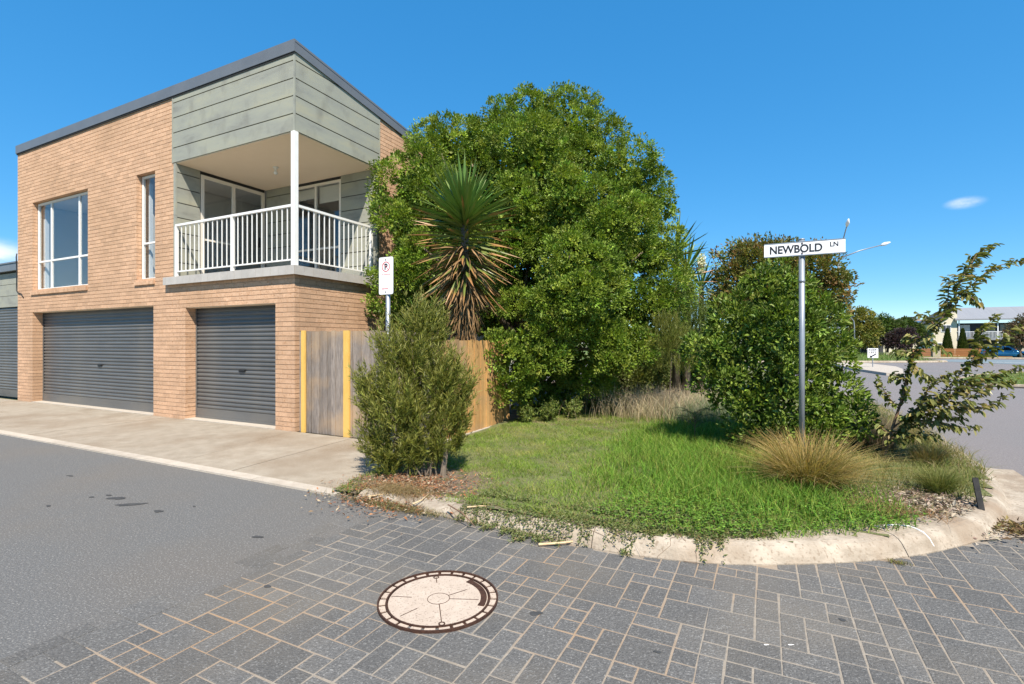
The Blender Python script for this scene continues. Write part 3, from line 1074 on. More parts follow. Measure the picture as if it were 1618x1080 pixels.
# ------------------------------------------------------------------ the brick house (its own frame: x along the lane front, y into the block)
house = thing('brick_house', 'two storey tan brick house with corner balcony, roller doors and slate fascia', 'house', FR)
CH = 0.086            # brick course
BL = 0.24             # brick and joint
RS = 0.134            # fall of the roof to the back
WIN1 = (-10.0, -7.14, 2.98, 5.332)
WIN2 = (-5.04, -4.32, 2.98, 5.332)
GAR1 = (-10.0, -4.38, 0.0, 2.408)
GAR2 = (-3.23, -0.50, 0.0, 2.322)
BAL = (-3.64, 0.2, 2.838, 9.0)
TOP = 6.80


def cells(a0, a1, z0, z1, holes):
    xs = sorted({a0, a1} | {min(max(h[i], a0), a1) for h in holes for i in (0, 1)})
    zs = sorted({z0, z1} | {min(max(h[i], z0), z1) for h in holes for i in (2, 3)})
    for xa, xb in zip(xs[:-1], xs[1:]):
        for za, zb in zip(zs[:-1], zs[1:]):
            mx_, mz_ = (xa + xb) / 2, (za + zb) / 2
            if not any(h[0] < mx_ < h[1] and h[2] < mz_ < h[3] for h in holes):
                yield xa, xb, za, zb


def grow(h, e=0.007):
    return (h[0] - e, h[1] + e, h[2] - (e if h[2] > 0.1 else 0), h[3] + e)


front_holes = [grow(h) for h in (WIN1, WIN2, GAR1, GAR2)] + [(-3.63, 0.2, 2.838, 9)]
wm = MB()
for xa, xb, za, zb in cells(-10.862, -0.0085, 0.0, TOP, front_holes):
    wm.box(xa, xb, 0.0085, 0.215, za, zb)
front_wall = wm.build('front_wall', 'mortar', house)
wm = MB()
wm.box(-0.10, -0.0085, 0.216, 7.99, 0.0, 2.836)
wm.prism([(-0.0085, 2.24, 2.837), (-0.0085, 7.99, 2.837), (-0.0085, 7.99, 6.86 - RS * 7.99), (-0.0085, 2.24, 6.86 - RS * 2.24)], (-0.2, 0, 0))
side_wall = wm.build('side_wall', 'mortar', house)
M['brick_plain'] = M['brick_mass']
box('back_wall', 'brick', house, -10.86, 0.0, 8.0, 8.2, 0, 5.8)
box('end_wall', 'brick', house, -10.87, -10.65, 0.217, 7.99, 0, 5.7)

bricks = []       # (wall, x, y, z, length, depth, height)
rb = random.Random(3)


def course(a0, a1, zc, holes):
    segs = [(a0, a1, False, False)]
    for h in holes:
        if h[2] < zc < h[3]:
            out = []
            for s0, s1, l, r in segs:
                if h[1] <= s0 or h[0] >= s1:
                    out.append((s0, s1, l, r)); continue
                if h[0] > s0: out.append((s0, h[0], l, True))
                if h[1] < s1: out.append((h[1], s1, True, r))
            segs = out
    return segs


for k in range(int(TOP / CH)):
    z0 = k * CH + 0.005
    zc = z0 + 0.038
    hts = 0.076 if k * CH + CH < TOP else 0.05
    for s0, s1, jl, jr in course(-10.87, 0.0, zc, (WIN1, WIN2, GAR1, GAR2, BAL)):
        x = -10.87 - (BL / 2 if k % 2 else 0)
        row = []
        while x < s1:
            if x + BL > s0:
                row.append([max(x, s0), min(x + BL - 0.005, s1)])
            x += BL
        row = [r_ for r_ in row if r_[1] > r_[0]]
        if row and len(row) > 1 and row[0][1] - row[0][0] < 0.05:      # no slivers at the ends of a course
            row[1][0] = row[0][0]; row.pop(0)
        if row and len(row) > 1 and row[-1][1] - row[-1][0] < 0.05:
            row[-2][1] = row[-1][1]; row.pop()
        if row:
            row[0][0], row[-1][1] = s0, s1
        for n_, (b0, b1) in enumerate(row):
            edge = (jl and n_ == 0) or (jr and n_ == len(row) - 1)
            deep = 0.213 if edge and zc < 2.5 else 0.108
            bricks.append((front_wall, b0, 0.0, z0, b1 - b0, deep, hts))
    lim = 8.0
    for s0, s1 in ([(0.118, lim)] if zc < 2.83 else [(2.225, lim)]):
        y = 0.118 - (BL / 2 if k % 2 else 0) + (0 if zc < 2.83 else BL * 8)
        while y < s1:
            b0, b1 = max(y, s0), min(y + BL - 0.005, s1)
            top_here = 6.84 - RS * b1
            if b1 - b0 > 0.028 and z0 + 0.07 < top_here:
                bricks.append((side_wall, -0.108, b0, z0, 0.108, b1 - b0, 0.076))
            y += BL
# the 300 bricks that show largest are objects of their own
camL = FRI @ Vector((0, 0, 1.6))


def brick_rank(b):
    w, x, y, z, lx, ly, h = b
    d = (Vector((x + lx / 2, y + ly / 2, z)) - camL).length
    hid = 100 if (w is side_wall and (z < 1.85 or y > 1.7)) else 0
    return hid + d


bricks.sort(key=brick_rank)
bm_front = MB().box(0, .23, 0, .108, 0, .076).mesh('brick', 'brick')
bm_side = MB().box(0, .108, 0, .23, 0, .076).mesh('brick', 'brick')
V, F, T = [], [], []
QF = np.array([(0, 3, 2, 1), (4, 5, 6, 7), (0, 1, 5, 4), (1, 2, 6, 5), (2, 3, 7, 6), (3, 0, 4, 7)])
for i, (w, x, y, z, lx, ly, h) in enumerate(bricks):
    if i < 300:
        if w is front_wall:
            put('brick', bm_front, w, Matrix.Translation((x, y + rb.uniform(-.0015, .0015), z)) @ Matrix.Diagonal((lx / .23, ly / .108, h / .076, 1)))
        else:
            put('brick', bm_side, w, Matrix.Translation((x + rb.uniform(-.0015, .0015), y, z)) @ Matrix.Diagonal((lx / .108, ly / .23, h / .076, 1)))
    else:
        e = rb.uniform(-.0015, .0015)
        ex, ey = (0, e) if w is front_wall else (e, 0)
        k = len(V) * 8
        x0, y0, x1, y1 = x + ex, y + ey, x + lx + ex, y + ly + ey
        V.append([(x0, y0, z), (x1, y0, z), (x1, y1, z), (x0, y1, z), (x0, y0, z + h), (x1, y0, z + h), (x1, y1, z + h), (x0, y1, z + h)])
        F.append(QF + k)
        T += [rb.uniform(0.32, 0.68)] * 8
o = link('remaining_bricks', np_mesh('remaining_bricks', np.array(V).reshape(-1, 3), np.concatenate(F), 'brick_mass', tint=T), house)
o['kind'] = 'stuff'

# floors, ceilings and the rooms behind the glass
box('floor', 'room', house, -10.64, -3.62, 0.216, 5.0, 2.85, 2.93)
box('floor', 'room', house, -3.615, -0.21, 2.3, 5.0, 2.85, 2.93)
box('ceiling', 'room', house, -10.64, -3.62, 0.216, 5.0, 5.43, 5.47)
box('ceiling', 'room', house, -3.615, -0.21, 2.3, 5.0, 5.43, 5.47)
box('room_wall', 'room', house, -10.64, -0.21, 5.0, 5.1, 2.86, 5.46)
box('room_wall', 'room', house, -3.66, -3.60, 2.31, 4.99, 2.94, 5.42)
box('room_wall', 'room', house, -5.30, -5.20, 0.23, 4.99, 2.94, 5.42)
box('room_wall', 'room', house, -10.64, -10.60, 0.23, 4.99, 2.94, 5.42)

# roof and fascia
r = MB()
r.prism([(-10.95, -0.02, 6.955), (0.04, -0.02, 6.955), (0.04, 8.25, 6.955 - RS * 8.27), (-10.95, 8.25, 6.955 - RS * 8.27)], (0, 0, 0.035))
roof = r.build('roof', 'fascia', house)
f = MB().box(-10.90, 0.034, -0.036, -0.004, 6.785, 7.0)
f.build('front_fascia', 'fascia', roof)
f = MB().prism([(0.003, -0.003, 6.785), (0.003, 8.2, 6.785 - RS * 8.2), (0.003, 8.2, 7.0 - RS * 8.2), (0.003, -0.003, 7.0)], (0.031, 0, 0))
f.build('side_fascia', 'fascia', roof)
f = MB().box(-10.88, 0.022, -0.022, -0.006, 6.75, 6.784).build('fascia_shadow_trim', 'fascia_dark', roof)

# cladding of the balcony hood: boards with open shadow joints over a dark backing
hood = bpy.data.objects.new('balcony_hood', None); col.objects.link(hood); hood.parent = house
MB().box(-3.66, -0.03, 0.012, 0.10, 5.395, 6.80).build('backing', 'fascia_dark', hood)
MB().prism([(-0.012, 0.101, 5.395), (-0.012, 2.20, 5.395), (-0.012, 2.20, 6.80 - RS * 2.2), (-0.012, 0.101, 6.80 - RS * .1)], (-0.08, 0, 0)).build('backing', 'fascia_dark', hood)
bz = [5.390, 5.706, 6.021, 6.337, 6.652, 6.80]
for i in range(5):
    z0, z1 = bz[i], bz[i + 1] - 0.020
    MB().box(-3.645, -0.020, -0.010, 0.011, z0, z1).build('board', 'cladding', hood)
    yt = (6.79 - z0) / RS      # where the fascia cuts the board
    ye = min(2.20, yt)
    pts = [(-0.011, 0.012, z0), (-0.011, ye, z0)]
    zt_e = min(z1, 6.79 - RS * ye)
    if zt_e > z0 + 0.002:
        pts.append((-0.011, ye, zt_e))
    yc = (6.79 - z1) / RS
    if 0.012 < yc < ye:
        pts.append((-0.011, yc, z1))
    pts.append((-0.011, 0.012, min(z1, 6.79 - RS * .012)))
    MB().prism(pts, (0.021, 0, 0)).build('board', 'cladding', hood)
MB().box(-0.019, 0.014, -0.014, 0.011, 5.386, 6.786).build('corner_trim', 'cladding', hood)
MB().box(-3.675, -3.646, -0.016, 0.012, 5.386, 6.786).build('edge_trim', 'cladding', hood)
MB().prism([(-0.010, 2.201, 5.386), (-0.010, 2.224, 5.386), (-0.010, 2.224, 6.46), (-0.010, 2.201, 6.46)], (0.024, 0, 0)).build('edge_trim', 'cladding', hood)
box('soffit', 'soffit', house, -3.60, -0.021, 0.013, 2.2, 5.372, 5.389)

# balcony: slab, tiles, inner walls
box('balcony_slab', 'tile', house, -3.80, 0.075, -0.075, 2.13, 2.839, 2.955)
ledge = box('ledge', 'tile', house, -3.84, 0.080, -0.080, -0.02, 2.815, 2.838)
TILE_W = 0.203
tx = 0.094
while tx > -3.80:
    a = max(tx - TILE_W, -3.86)
    MB().box(a + .0025, tx - .0025, -0.094, -0.076, 2.812, 2.972).build('ledge_tile', 'tile', ledge)
    tx -= TILE_W
ty = -0.073
while ty < 2.1:
    b = min(ty + TILE_W, 2.2)
    MB().box(0.076, 0.094, ty + .0025, b - .0025, 2.812, 2.972).build('ledge_tile', 'tile', ledge)
    ty += TILE_W
box('ledge_cap', 'tile', ledge, -3.86, 0.075, -0.0755, 0.06, 2.957, 2.970)
box('ledge_cap', 'tile', ledge, 0.0, 0.0755, 0.061, 2.2, 2.957, 2.970)

lw = bpy.data.objects.new('balcony_wall', None); col.objects.link(lw); lw.parent = house
MB().box(-3.62, -3.585, 0.02, 0.52, 2.956, 5.371).box(-3.62, -3.585, 0.521, 2.12, 5.30, 5.371).build('backing', 'fascia_dark', lw)
bw = bpy.data.objects.new('balcony_wall', None); col.objects.link(bw); bw.parent = house
MB().box(-3.56, -2.70, 2.165, 2.3, 2.956, 5.371).box(-1.07, -0.02, 2.165, 2.3, 2.956, 5.371).box(-2.70, -1.07, 2.165, 2.3, 5.31, 5.371).box(-2.70, -1.07, 2.165, 2.3, 2.956, 3.0).build('backing', 'fascia_dark', bw)
z = 2.985
while z < 5.36:
    z1 = min(z + 0.297, 5.368)
    MB().box(-3.584, -3.562, 0.03, 0.51, z, z1).build('board', 'cladding', lw)
    if z < 5.30:
        MB().box(-3.55, -2.71, 2.143, 2.164, z, z1).build('board', 'cladding', bw)
        MB().box(-1.06, -0.035, 2.143, 2.164, z, z1).build('board', 'cladding', bw)
    z += 0.316
MB().box(-3.63, -3.56, -0.008, 0.028, 2.972, 5.37).build('corner_post_trim', 'cladding', lw)
MB().box(-0.03, -0.012, 2.15, 2.2, 2.972, 5.37).build('corner_post_trim', 'cladding', bw)


def window(parent, name, mapf, a0, a1, z0, z1, mull, trans, fw=0.05, fm='frame', skip_trans=()):
    """Aluminium window or door; mapf turns (along, depth, height) into a point of the house."""
    w = bpy.data.objects.new(name, None); col.objects.link(w); w.parent = parent

    def bar(nm, b0, b1, c0, c1, d0, d1, m, par):
        p = [mapf(b0, d0, c0), mapf(b1, d1, c1)]
        lo = [min(p[0][i], p[1][i]) for i in range(3)]; hi = [max(p[0][i], p[1][i]) for i in range(3)]
        return MB().box(lo[0], hi[0], lo[1], hi[1], lo[2], hi[2]).build(nm, m, par)
    bar('frame_jamb', a0, a0 + fw, z0, z1, 0, .05, fm, w); bar('frame_jamb', a1 - fw, a1, z0, z1, 0, .05, fm, w)
    bar('frame_head', a0 + fw, a1 - fw, z1 - fw, z1, .001, .049, fm, w); bar('frame_sill', a0 + fw, a1 - fw, z0, z0 + fw, .001, .049, fm, w)
    xs = [a0 + fw] + list(mull) + [a1 - fw]
    for m_ in mull:
        bar('mullion', m_ - fw * .5, m_ + fw * .5, z0 + fw, z1 - fw, .002, .048, fm, w)
    for i in range(len(xs) - 1):
        l = xs[i] + (fw * .5 if i else 0); r_ = xs[i + 1] - (fw * .5 if i + 2 < len(xs) else 0)
        zs = [z0 + fw] + ([] if i in skip_trans else list(trans)) + [z1 - fw]
        for j in range(len(zs) - 1):
            lo_, hi_ = zs[j] + (fw * .4 if j else 0), zs[j + 1] - (fw * .4 if j + 2 < len(zs) else 0)
            bar('pane', l, r_, lo_, hi_, .022, .026, 'glass', w)
            if j:
                bar('transom', l, r_, zs[j] - fw * .4, zs[j] + fw * .4, .003, .047, fm, w)
    return w, bar


front = lambda a, d, z_: (a, 0.11 + d, z_)
w1, bar1 = window(house, 'upper_window', front, WIN1[0] + .01, WIN1[1] - .01, 2.99, 5.325, (-9.26, -7.82), (3.76,), 0.055, 'white')
bar1('curtain', -10.0, -9.88, 3.05, 5.2, .12, .20, 'curtain', w1)
bar1('curtain', -7.50, -7.22, 3.05, 5.2, .12, .20, 'curtain', w1)
w2, bar2 = window(house, 'narrow_window', front, WIN2[0] + .01, WIN2[1] - .01, 2.99, 5.325, (), (3.82,), 0.05, 'white')
bar2('curtain', -5.0, -4.94, 3.05, 5.2, .12, .18, 'curtain', w2)
side = lambda a, d, z_: (-3.562 - d, a, z_)
sd, bars = window(house, 'sliding_door', side, 0.53, 2.11, 2.96, 5.295, (1.30,), (), 0.075, 'frame')
MB().box(-3.563, -3.535, 1.93, 1.965, 3.92, 4.16).build('door_handle', 'black', sd)
MB().box(-3.60, -3.575, 0.61, 1.26, 3.86, 3.90).build('push_rail', 'frame', sd)
back = lambda a, d, z_: (a, 2.16 + d, z_)
w3, bar3 = window(house, 'balcony_window', back, -2.695, -1.075, 3.005, 5.305, (-1.88,), (3.78,), 0.055, 'frame')
bar3('roller_blind', -1.84, -1.13, 4.86, 5.24, .09, .10, 'blind', w3)
bar3('roller_blind', -2.62, -1.92, 5.0, 5.24, .09, .10, 'blind', w3)

# sloping brick sills
for (a0, a1, _, _), nm in ((WIN1, 'sill'), (WIN2, 'sill')):
    s_ = w1 if a0 == WIN1[0] else w2
    x = a0 - 0.05
    while x < a1:
        x2 = min(x + 0.082, a1)
        MB().prism([(x + .003, -0.035, 2.872), (x + .003, 0.108, 2.90), (x + .003, 0.108, 2.985), (x + .003, -0.035, 2.955)], (x2 - x - .006, 0, 0)).build('sill_brick', 'brick', s_)
        x = x2

# balustrade and corner post
bal = bpy.data.objects.new('balustrade', None); col.objects.link(bal); bal.parent = house
MB().box(-3.555, -0.045, -0.022, 0.026, 4.035, 4.078).build('top_rail', 'white', bal)
MB().box(-0.026, 0.022, 0.056, 2.13, 4.035, 4.078).build('top_rail', 'white', bal)
MB().box(-3.53, -0.05, -0.012, 0.016, 3.075, 3.10).build('bottom_rail', 'white', bal)
MB().box(-0.016, 0.012, 0.06, 2.12, 3.075, 3.10).build('bottom_rail', 'white', bal)
for x in (-3.535, -1.72):
    MB().box(x - .027, x + .027, -0.024, 0.030, 2.972, 4.034).build('post', 'white', bal)
MB().box(-0.029, 0.025, 1.93, 1.985, 2.972, 4.034).build('post', 'white', bal)
bmesh_ = MB().box(-.0075, .0075, -.0075, .0075, 0, .935).mesh('baluster', 'white')
for a, b in ((-3.51, -1.745), (-1.695, -0.05)):
    n = 12
    for i in range(1, n):
        put('baluster', bmesh_, bal, Matrix.Translation((a + (b - a) * i / n, 0.002, 3.10)))
for i in range(1, 15):
    put('baluster', bmesh_, bal, Matrix.Translation((-0.002, 0.06 + (1.93 - 0.06) * i / 15, 3.10)))
cp = MB().box(-0.050, 0.038, -0.038, 0.050, 2.972, 5.371).build('corner_post', 'white', house)
box('post_cap', 'soffit', cp, -0.075, 0.013, -0.013, 0.075, 5.345, 5.3715)

# ceiling lamp on the soffit
lamp = bpy.data.objects.new('ceiling_lamp', None); col.objects.link(lamp); lamp.parent = house
lamp.location = (-1.89, 1.1, 5.372)
disc(0.055, -0.02, 0).build('lamp_base', 'white', lamp)
disc(0.028, -0.075, -0.02, 20).build('lamp_holder', 'white', lamp)
prof = [(0.018, -.075), (0.034, -.10), (0.040, -.125), (0.033, -.15), (0.012, -.163)]
mb = MB(); vs = []; fs = []
for r_, z_ in prof:
    for i in range(16):
        vs.append((r_ * math.cos(i * math.pi / 8), r_ * math.sin(i * math.pi / 8), z_))
for j in range(len(prof) - 1):
    for i in range(16):
        fs.append((j * 16 + i, j * 16 + (i + 1) % 16, (j + 1) * 16 + (i + 1) % 16, (j + 1) * 16 + i))
mb.add(vs, fs).build('bulb', 'curtain', lamp, smooth=True)


def roller_door(parent, x0, x1, y, z0, z1, name='roller_door'):
    d = bpy.data.objects.new(name, None); col.objects.link(d); d.parent = parent
    MB().box(x0, x1, y + .03, y + .05, z0, z1 + .06).build('curtain_backing', 'shutter', d)
    MB().box(x0, x1, y - .004, y + .028, z0, z0 + .20).box(x0, x1, y - .016, y - .005, z0, z0 + .035).build('bottom_rail', 'shutter', d)
    pr = [(0, .027), (0, .018), (.010, .005), (.033, .0), (.057, .005), (.066, .021), (.083, .021), (.083, .027)]
    me = MB().prism([(x0, yy, zz) for zz, yy in pr], (x1 - x0, 0, 0)).mesh('slat', 'shutter')
    z = z0 + .20
    while z < z1 + .05:
        put('slat', me, d, Matrix.Translation((0, y, z)))
        z += 0.083
    for gx_ in (x0 - .004, x1 - .036):
        MB().box(gx_, gx_ + .04, y - .012, y - .002, z0, z1).build('guide_track', 'shutter', d)
    hx = (x0 + x1) / 2 + 0.12
    hb = MB().box(hx - .10, hx + .10, y - .008, y + .004, 1.02, 1.07).build('lock_plate', 'black', d)
    MB().box(hx - .06, hx + .09, y - .03, y - .010, 1.035, 1.055).build('lock_handle', 'black', d)
    return d


roller_door(house, GAR1[0] + .004, GAR1[1] - .004, 0.222, 0.03, 2.408, 'wide_roller_door')
roller_door(house, GAR2[0] + .004, GAR2[1] - .004, 0.222, 0.03, 2.322, 'narrow_roller_door')
for g_ in (GAR1, GAR2):
    box('door_sill', 'edging', house, g_[0] + .004, g_[1] - .004, -0.02, 0.30, -0.05, 0.029)
    box('lintel', 'soffit', house, g_[0] + .01, g_[1] - .01, 0.02, 0.21, g_[3] - .006, g_[3] + .005)

cab = MB().tube([(-10.89, -.012, 4.05), (-10.90, -.02, 3.95), (-10.88, -.015, 3.6), (-10.885, -.015, 3.2), (-10.87, -.02, 3.02), (-10.80, -.02, 2.97), (-10.62, -.018, 2.93), (-10.50, -.01, 2.82)], .014, 6)
cab.build('wall_cable', 'black', house, smooth=True)

# ------------------------------------------------------------------ next garage along the lane
nb = thing('neighbouring_garage', 'low garage with green weatherboards and grey roller door left of the brick house', 'garage', FR)
NX1 = -11.0
MB().box(-19, NX1, 0.30, 7, 2.62, 3.60).box(NX1 - .10, NX1, 0.30, 7, 0, 2.619).build('wall', 'fascia_dark', nb)
for i, z in enumerate((2.64, 2.97, 3.30)):
    MB().box(-19, NX1, 0.276, 0.299, z, z + .318).build('board', 'cladding', nb)
MB().box(NX1 - .10, NX1 - .005, 0.28, 0.299, 0.0, 2.63).build('door_jamb', 'cladding', nb)
z = 0.15
while z < 2.5:
    MB().box(NX1 - .03, NX1 + .01, 0.262, 0.279, z, z + .02).build('jamb_fixing', 'cladding', nb)
    z += .32
MB().box(-19, NX1 + .03, 0.16, 0.275, 3.66, 3.86).build('gutter', 'fascia', nb)
MB().prism([(-19, 0.14, 3.865), (NX1 + .03, 0.14, 3.865), (NX1 + .03, 7, 4.3), (-19, 7, 4.3)], (0, 0, .04)).build('roof', 'fascia', nb)
roller_door(nb, -18.9, NX1 - .11, 0.31, 0.02, 2.62)

# ------------------------------------------------------------------ paling fences
rf = random.Random(9)
fence_g = thing('grey_paling_fence', 'weathered grey timber paling fence with yellow battens beside the brick house', 'fence', FR)
x = 0.075
while x < 3.0:
    w = rf.uniform(.088, .102)
    h = 1.80 + rf.uniform(-.008, .008) - 0.012 * max(0, x - 1.2)
    y = 0.045 + (0.012 if int(x * 10) % 2 else 0) + rf.uniform(-.003, .003)
    MB().prism([(x, y, 0.012), (x + w, y, 0.012), (x + w, y, h + rf.uniform(-.004, .004)), (x, y, h)], (0, .016, 0)).build('paling', 'wood_grey', fence_g)
    x += w + .003
for x0, x1 in ((0.155, 0.245), (1.16, 1.285)):
    MB().box(x0, x1, 0.005, 0.040, 0.012, 1.815 if x0 < 1 else 1.805).build('batten', 'wood_yellow', fence_g)
for z in (0.35, 1.45):
    MB().box(0.1, 3.0, 0.078, 0.118, z, z + .07).build('rail', 'wood_grey', fence_g)

fence_o = thing('orange_paling_fence', 'newer orange timber paling fence running back under the big tree', 'fence', FR)
y = 0.03
while y < 2.42:
    w = rf.uniform(.092, .104)
    h = 1.655 + rf.uniform(-.012, .012) - .03 * y / 2.4
    x = 3.03 + (0.012 if int(y * 10) % 2 else 0) + rf.uniform(-.003, .003)
    MB().prism([(x, y, 0.09), (x, y + w, 0.09), (x, y + w, h), (x, y, h + rf.uniform(-.005, .005))], (.016, 0, 0)).build('paling', 'wood_orange', fence_o)
    y += w + .003
for z in (0.4, 1.35):
    MB().box(2.985, 3.028, 0.06, 2.4, z, z + .07).build('rail', 'wood_orange', fence_o)
MB().box(3.0, 3.10, 0.02, 2.44, 0.0, 0.088).build('concrete_plinth', 'edging', fence_o)
# ------------------------------------------------------------------ street name sign
def fit(me, width=None, height=None):
    co = np.zeros(len(me.vertices) * 3, np.float32); me.vertices.foreach_get('co', co); co = co.reshape(-1, 3)
    lo, hi = co.min(0), co.max(0)
    c = (lo + hi) / 2
    sx = width / (hi[0] - lo[0]) if width else 1
    sy = height / (hi[1] - lo[1]) if height else sx
    co[:, 0] = (co[:, 0] - c[0]) * sx; co[:, 1] = (co[:, 1] - c[1]) * sy
    me.vertices.foreach_set('co', co.ravel()); me.update()
    return me


UPR = Matrix.Rotation(R(90), 4, 'X')
ss = thing('street_name_sign', 'white street name sign NEWBOLD LN on a tall grey steel pole', 'street sign',
           Matrix.Translation((3.39, 5.9, 0)) @ Matrix.Rotation(ANG, 4, 'Z'))
MB().tube([(0, 0, 0.05), (0, 0, 2.80)], 0.031, 20).build('pole', 'steel', ss, smooth=True)
MB().tube([(0, 0, 2.80), (0, 0, 2.815)], [0.033, 0.030], 20).build('pole_cap', 'steel', ss, smooth=True)
bl = MB().box(-.394, .424, -.046, -.036, 2.622, 2.768).build('blade', 'sign_white', ss)
MB().box(-.394, .424, -.049, -.033, 2.7685, 2.776).build('blade_edge', 'steel', bl)
MB().box(-.394, .424, -.049, -.033, 2.612, 2.6215).build('blade_edge', 'steel', bl)
MB().box(-.03, .03, -.0355, -.02, 2.60, 2.79).build('bracket', 'steel', bl)
put('lettering', fit(text_mesh('NEWBOLD', .14, 'sign_black', .0006, .004), .535, .096), bl, Matrix.Translation((-.066, -.0468, 2.694)) @ UPR)
put('lettering', fit(text_mesh('LN', .07, 'sign_black', .0006, .0015), .080, .054), bl, Matrix.Translation((.316, -.0468, 2.719)) @ UPR)
for z in (2.638, 2.752):
    MB().box(-.008, .008, -.051, -.0462, z - .008, z + .008).build('bolt', 'rust', bl)
MB().tube([(0, 0, 2.30), (0, 0, 2.34)], 0.0335, 20).build('pole_band', 'steel', ss, smooth=True)

# ------------------------------------------------------------------ no parking sign
ns = thing('no_parking_sign', 'white no parking sign with red P symbol on a pole behind the narrow-leaved bush', 'parking sign',
           Matrix.Translation((-1.56, 6.35, 0)) @ Matrix.Rotation(ANG, 4, 'Z'))
MB().tube([(0, 0, 0.0), (0, 0, 2.55)], 0.028, 16).build('pole', 'steel', ns, smooth=True)


def round_rect(x0, x1, z0, z1, r, y, n=5):
    pts = []
    for cx_, cz_, a0 in ((x1 - r, z0 + r, -90), (x1 - r, z1 - r, 0), (x0 + r, z1 - r, 90), (x0 + r, z0 + r, 180)):
        for i in range(n + 1):
            a = R(a0 + 90 * i / n)
            pts.append((cx_ + r * math.cos(a), y, cz_ + r * math.sin(a)))
    return pts


plate = MB().prism(round_rect(-.118, .108, 2.205, 2.672, .022, -.034), (0, .004, 0)).build('plate', 'sign_white', ns)


def flat_ring(r0, r1, cx_, cz_, y, n=40):
    mb = MB()
    for i in range(n):
        a, b = 2 * math.pi * i / n, 2 * math.pi * (i + 1) / n
        mb.sheet([(cx_ + r * math.cos(t), y, cz_ + r * math.sin(t)) for r, t in ((r0, a), (r1, a), (r1, b), (r0, b))])
    return mb


flat_ring(.054, .064, -.005, 2.552, -.0352).build('red_ring', 'sign_red', plate)
sl = MB().box(-.058, .058, -.0356, -.0353, -.003, .003).build('red_slash', 'sign_red', plate)
sl.matrix_local = Matrix.Translation((-.005, 0, 2.552)) @ Matrix.Rotation(R(45), 4, 'Y')
put('letter_p', fit(text_mesh('P', .1, 'sign_black', .0002, .004), .048, .078), plate, Matrix.Translation((-.003, -.0350, 2.552)) @ UPR)
put('lettering', fit(text_mesh('NO PARKING', .03, 'sign_red', .0002), .135, .018), plate, Matrix.Translation((-.005, -.0350, 2.455)) @ UPR)
MB().box(-.055, .032, -.0353, -.0342, 2.272, 2.280).prism([(-.068, -.0353, 2.276), (-.050, -.0353, 2.264), (-.050, -.0353, 2.288)], (0, .001, 0)).build('red_arrow', 'sign_red', plate)
for z in (2.236, 2.640):
    MB().box(-.012, 0.0, -.040, -.0345, z - .006, z + .006).build('bolt', 'rust', plate)

# ------------------------------------------------------------------ big tree
GREENS = [(0.085, 0.150, 0.022), (0.115, 0.185, 0.030), (0.155, 0.225, 0.040), (0.058, 0.108, 0.018)]


def leaf_objects(arr, count, ratio, mats, parent, name='leaf', droop=0.12):
    """The leaves nearest to the camera as objects; returns the rest as arrays."""
    P, D, Nn, Ls, Ws, C = arr
    score = np.linalg.norm(P - np.array([0, 0, 1.6]), axis=1)
    order = np.argsort(score)
    pick, rest_ = order[:count], order[count:]
    metas = []
    for m in mats:
        V_, F_, _ = leaf_arrays(np.zeros((1, 3)), np.array([[0, 1.0, 0]]), np.array([[0, 0, 1.0]]), 1.0, ratio, np.ones((1, 3)), shape='hex', fold=.22, droop=droop)
        metas.append(np_mesh(name, V_, F_, m))
    for i in pick:
        d = norm(D[i]); s_ = norm(np.cross(d, Nn[i])); n_ = np.cross(s_, d)
        L_ = Ls[i]
        m4 = Matrix(((s_[0] * L_, d[0] * L_, n_[0] * L_, P[i][0]), (s_[1] * L_, d[1] * L_, n_[1] * L_, P[i][1]), (s_[2] * L_, d[2] * L_, n_[2] * L_, P[i][2]), (0, 0, 0, 1)))
        put(name, metas[RNG.integers(len(metas))], parent, m4)
    return [a[rest_] for a in (P, D, Nn, Ls, Ws, C)]


def tree(name, label, cat, lobes, base, r0, clumps, per, clump_r, ln, wd, cols, weights=None, group=None, crown_name='crown', lobes_used=8, m='leaf', shape='diamond', **kw):
    t = thing(name, label, cat, None, group)
    limbs(base, lobes, r0, 'trunk', t, lobes_used=lobes_used)
    arr = crown_leaves(lobes, clumps, per, clump_r, ln, wd, cols, weights, **kw)
    o = leaf_obj(crown_name, *arr, m=m, parent=t, shape=shape)
    o['kind'] = 'stuff'
    return t


big = lobes_at([(664, 302, 54, 10.7), (652, 420, 48, 10.2), (634, 350, 34, 10.2), (698, 262, 56, 11.4), (765, 240, 54, 11.9), (852, 198, 44, 12.3), (850, 265, 74, 11.0),
                (918, 232, 54, 11.9), (972, 282, 54, 11.2), (1008, 325, 46, 11.3), (1030, 274, 19, 11.2), (958, 372, 70, 10.2), (1028, 402, 42, 10.9), (1036, 472, 42, 10.6),
                (1000, 522, 52, 10.9), (902, 455, 74, 9.7), (820, 362, 72, 10.8), (735, 395, 68, 11.5), (842, 556, 54, 9.6), (905, 588, 42, 10.7), (964, 556, 48, 10.1),
                (822, 615, 38, 9.6), (690, 480, 58, 11.0), (640, 490, 36, 10.2), (604, 312, 13, 10.1), (852, 158, 19, 12.1), (880, 165, 15, 12.2), (905, 172, 20, 12.0), (790, 198, 27, 11.9),
                (720, 226, 27, 11.3), (690, 207, 18, 11.2), (1046, 330, 20, 11.0), (760, 480, 62, 11.1), (950, 640, 36, 11.8), (870, 645, 30, 11.0),
                (800, 300, 40, 10.7), (900, 330, 44, 10.4), (850, 480, 40, 9.7), (960, 450, 40, 10.1), (710, 330, 40, 10.9), (930, 510, 42, 9.8), (790, 560, 30, 9.5)])
big_sub = sublobes(big, 330, .36, (.62, .92))
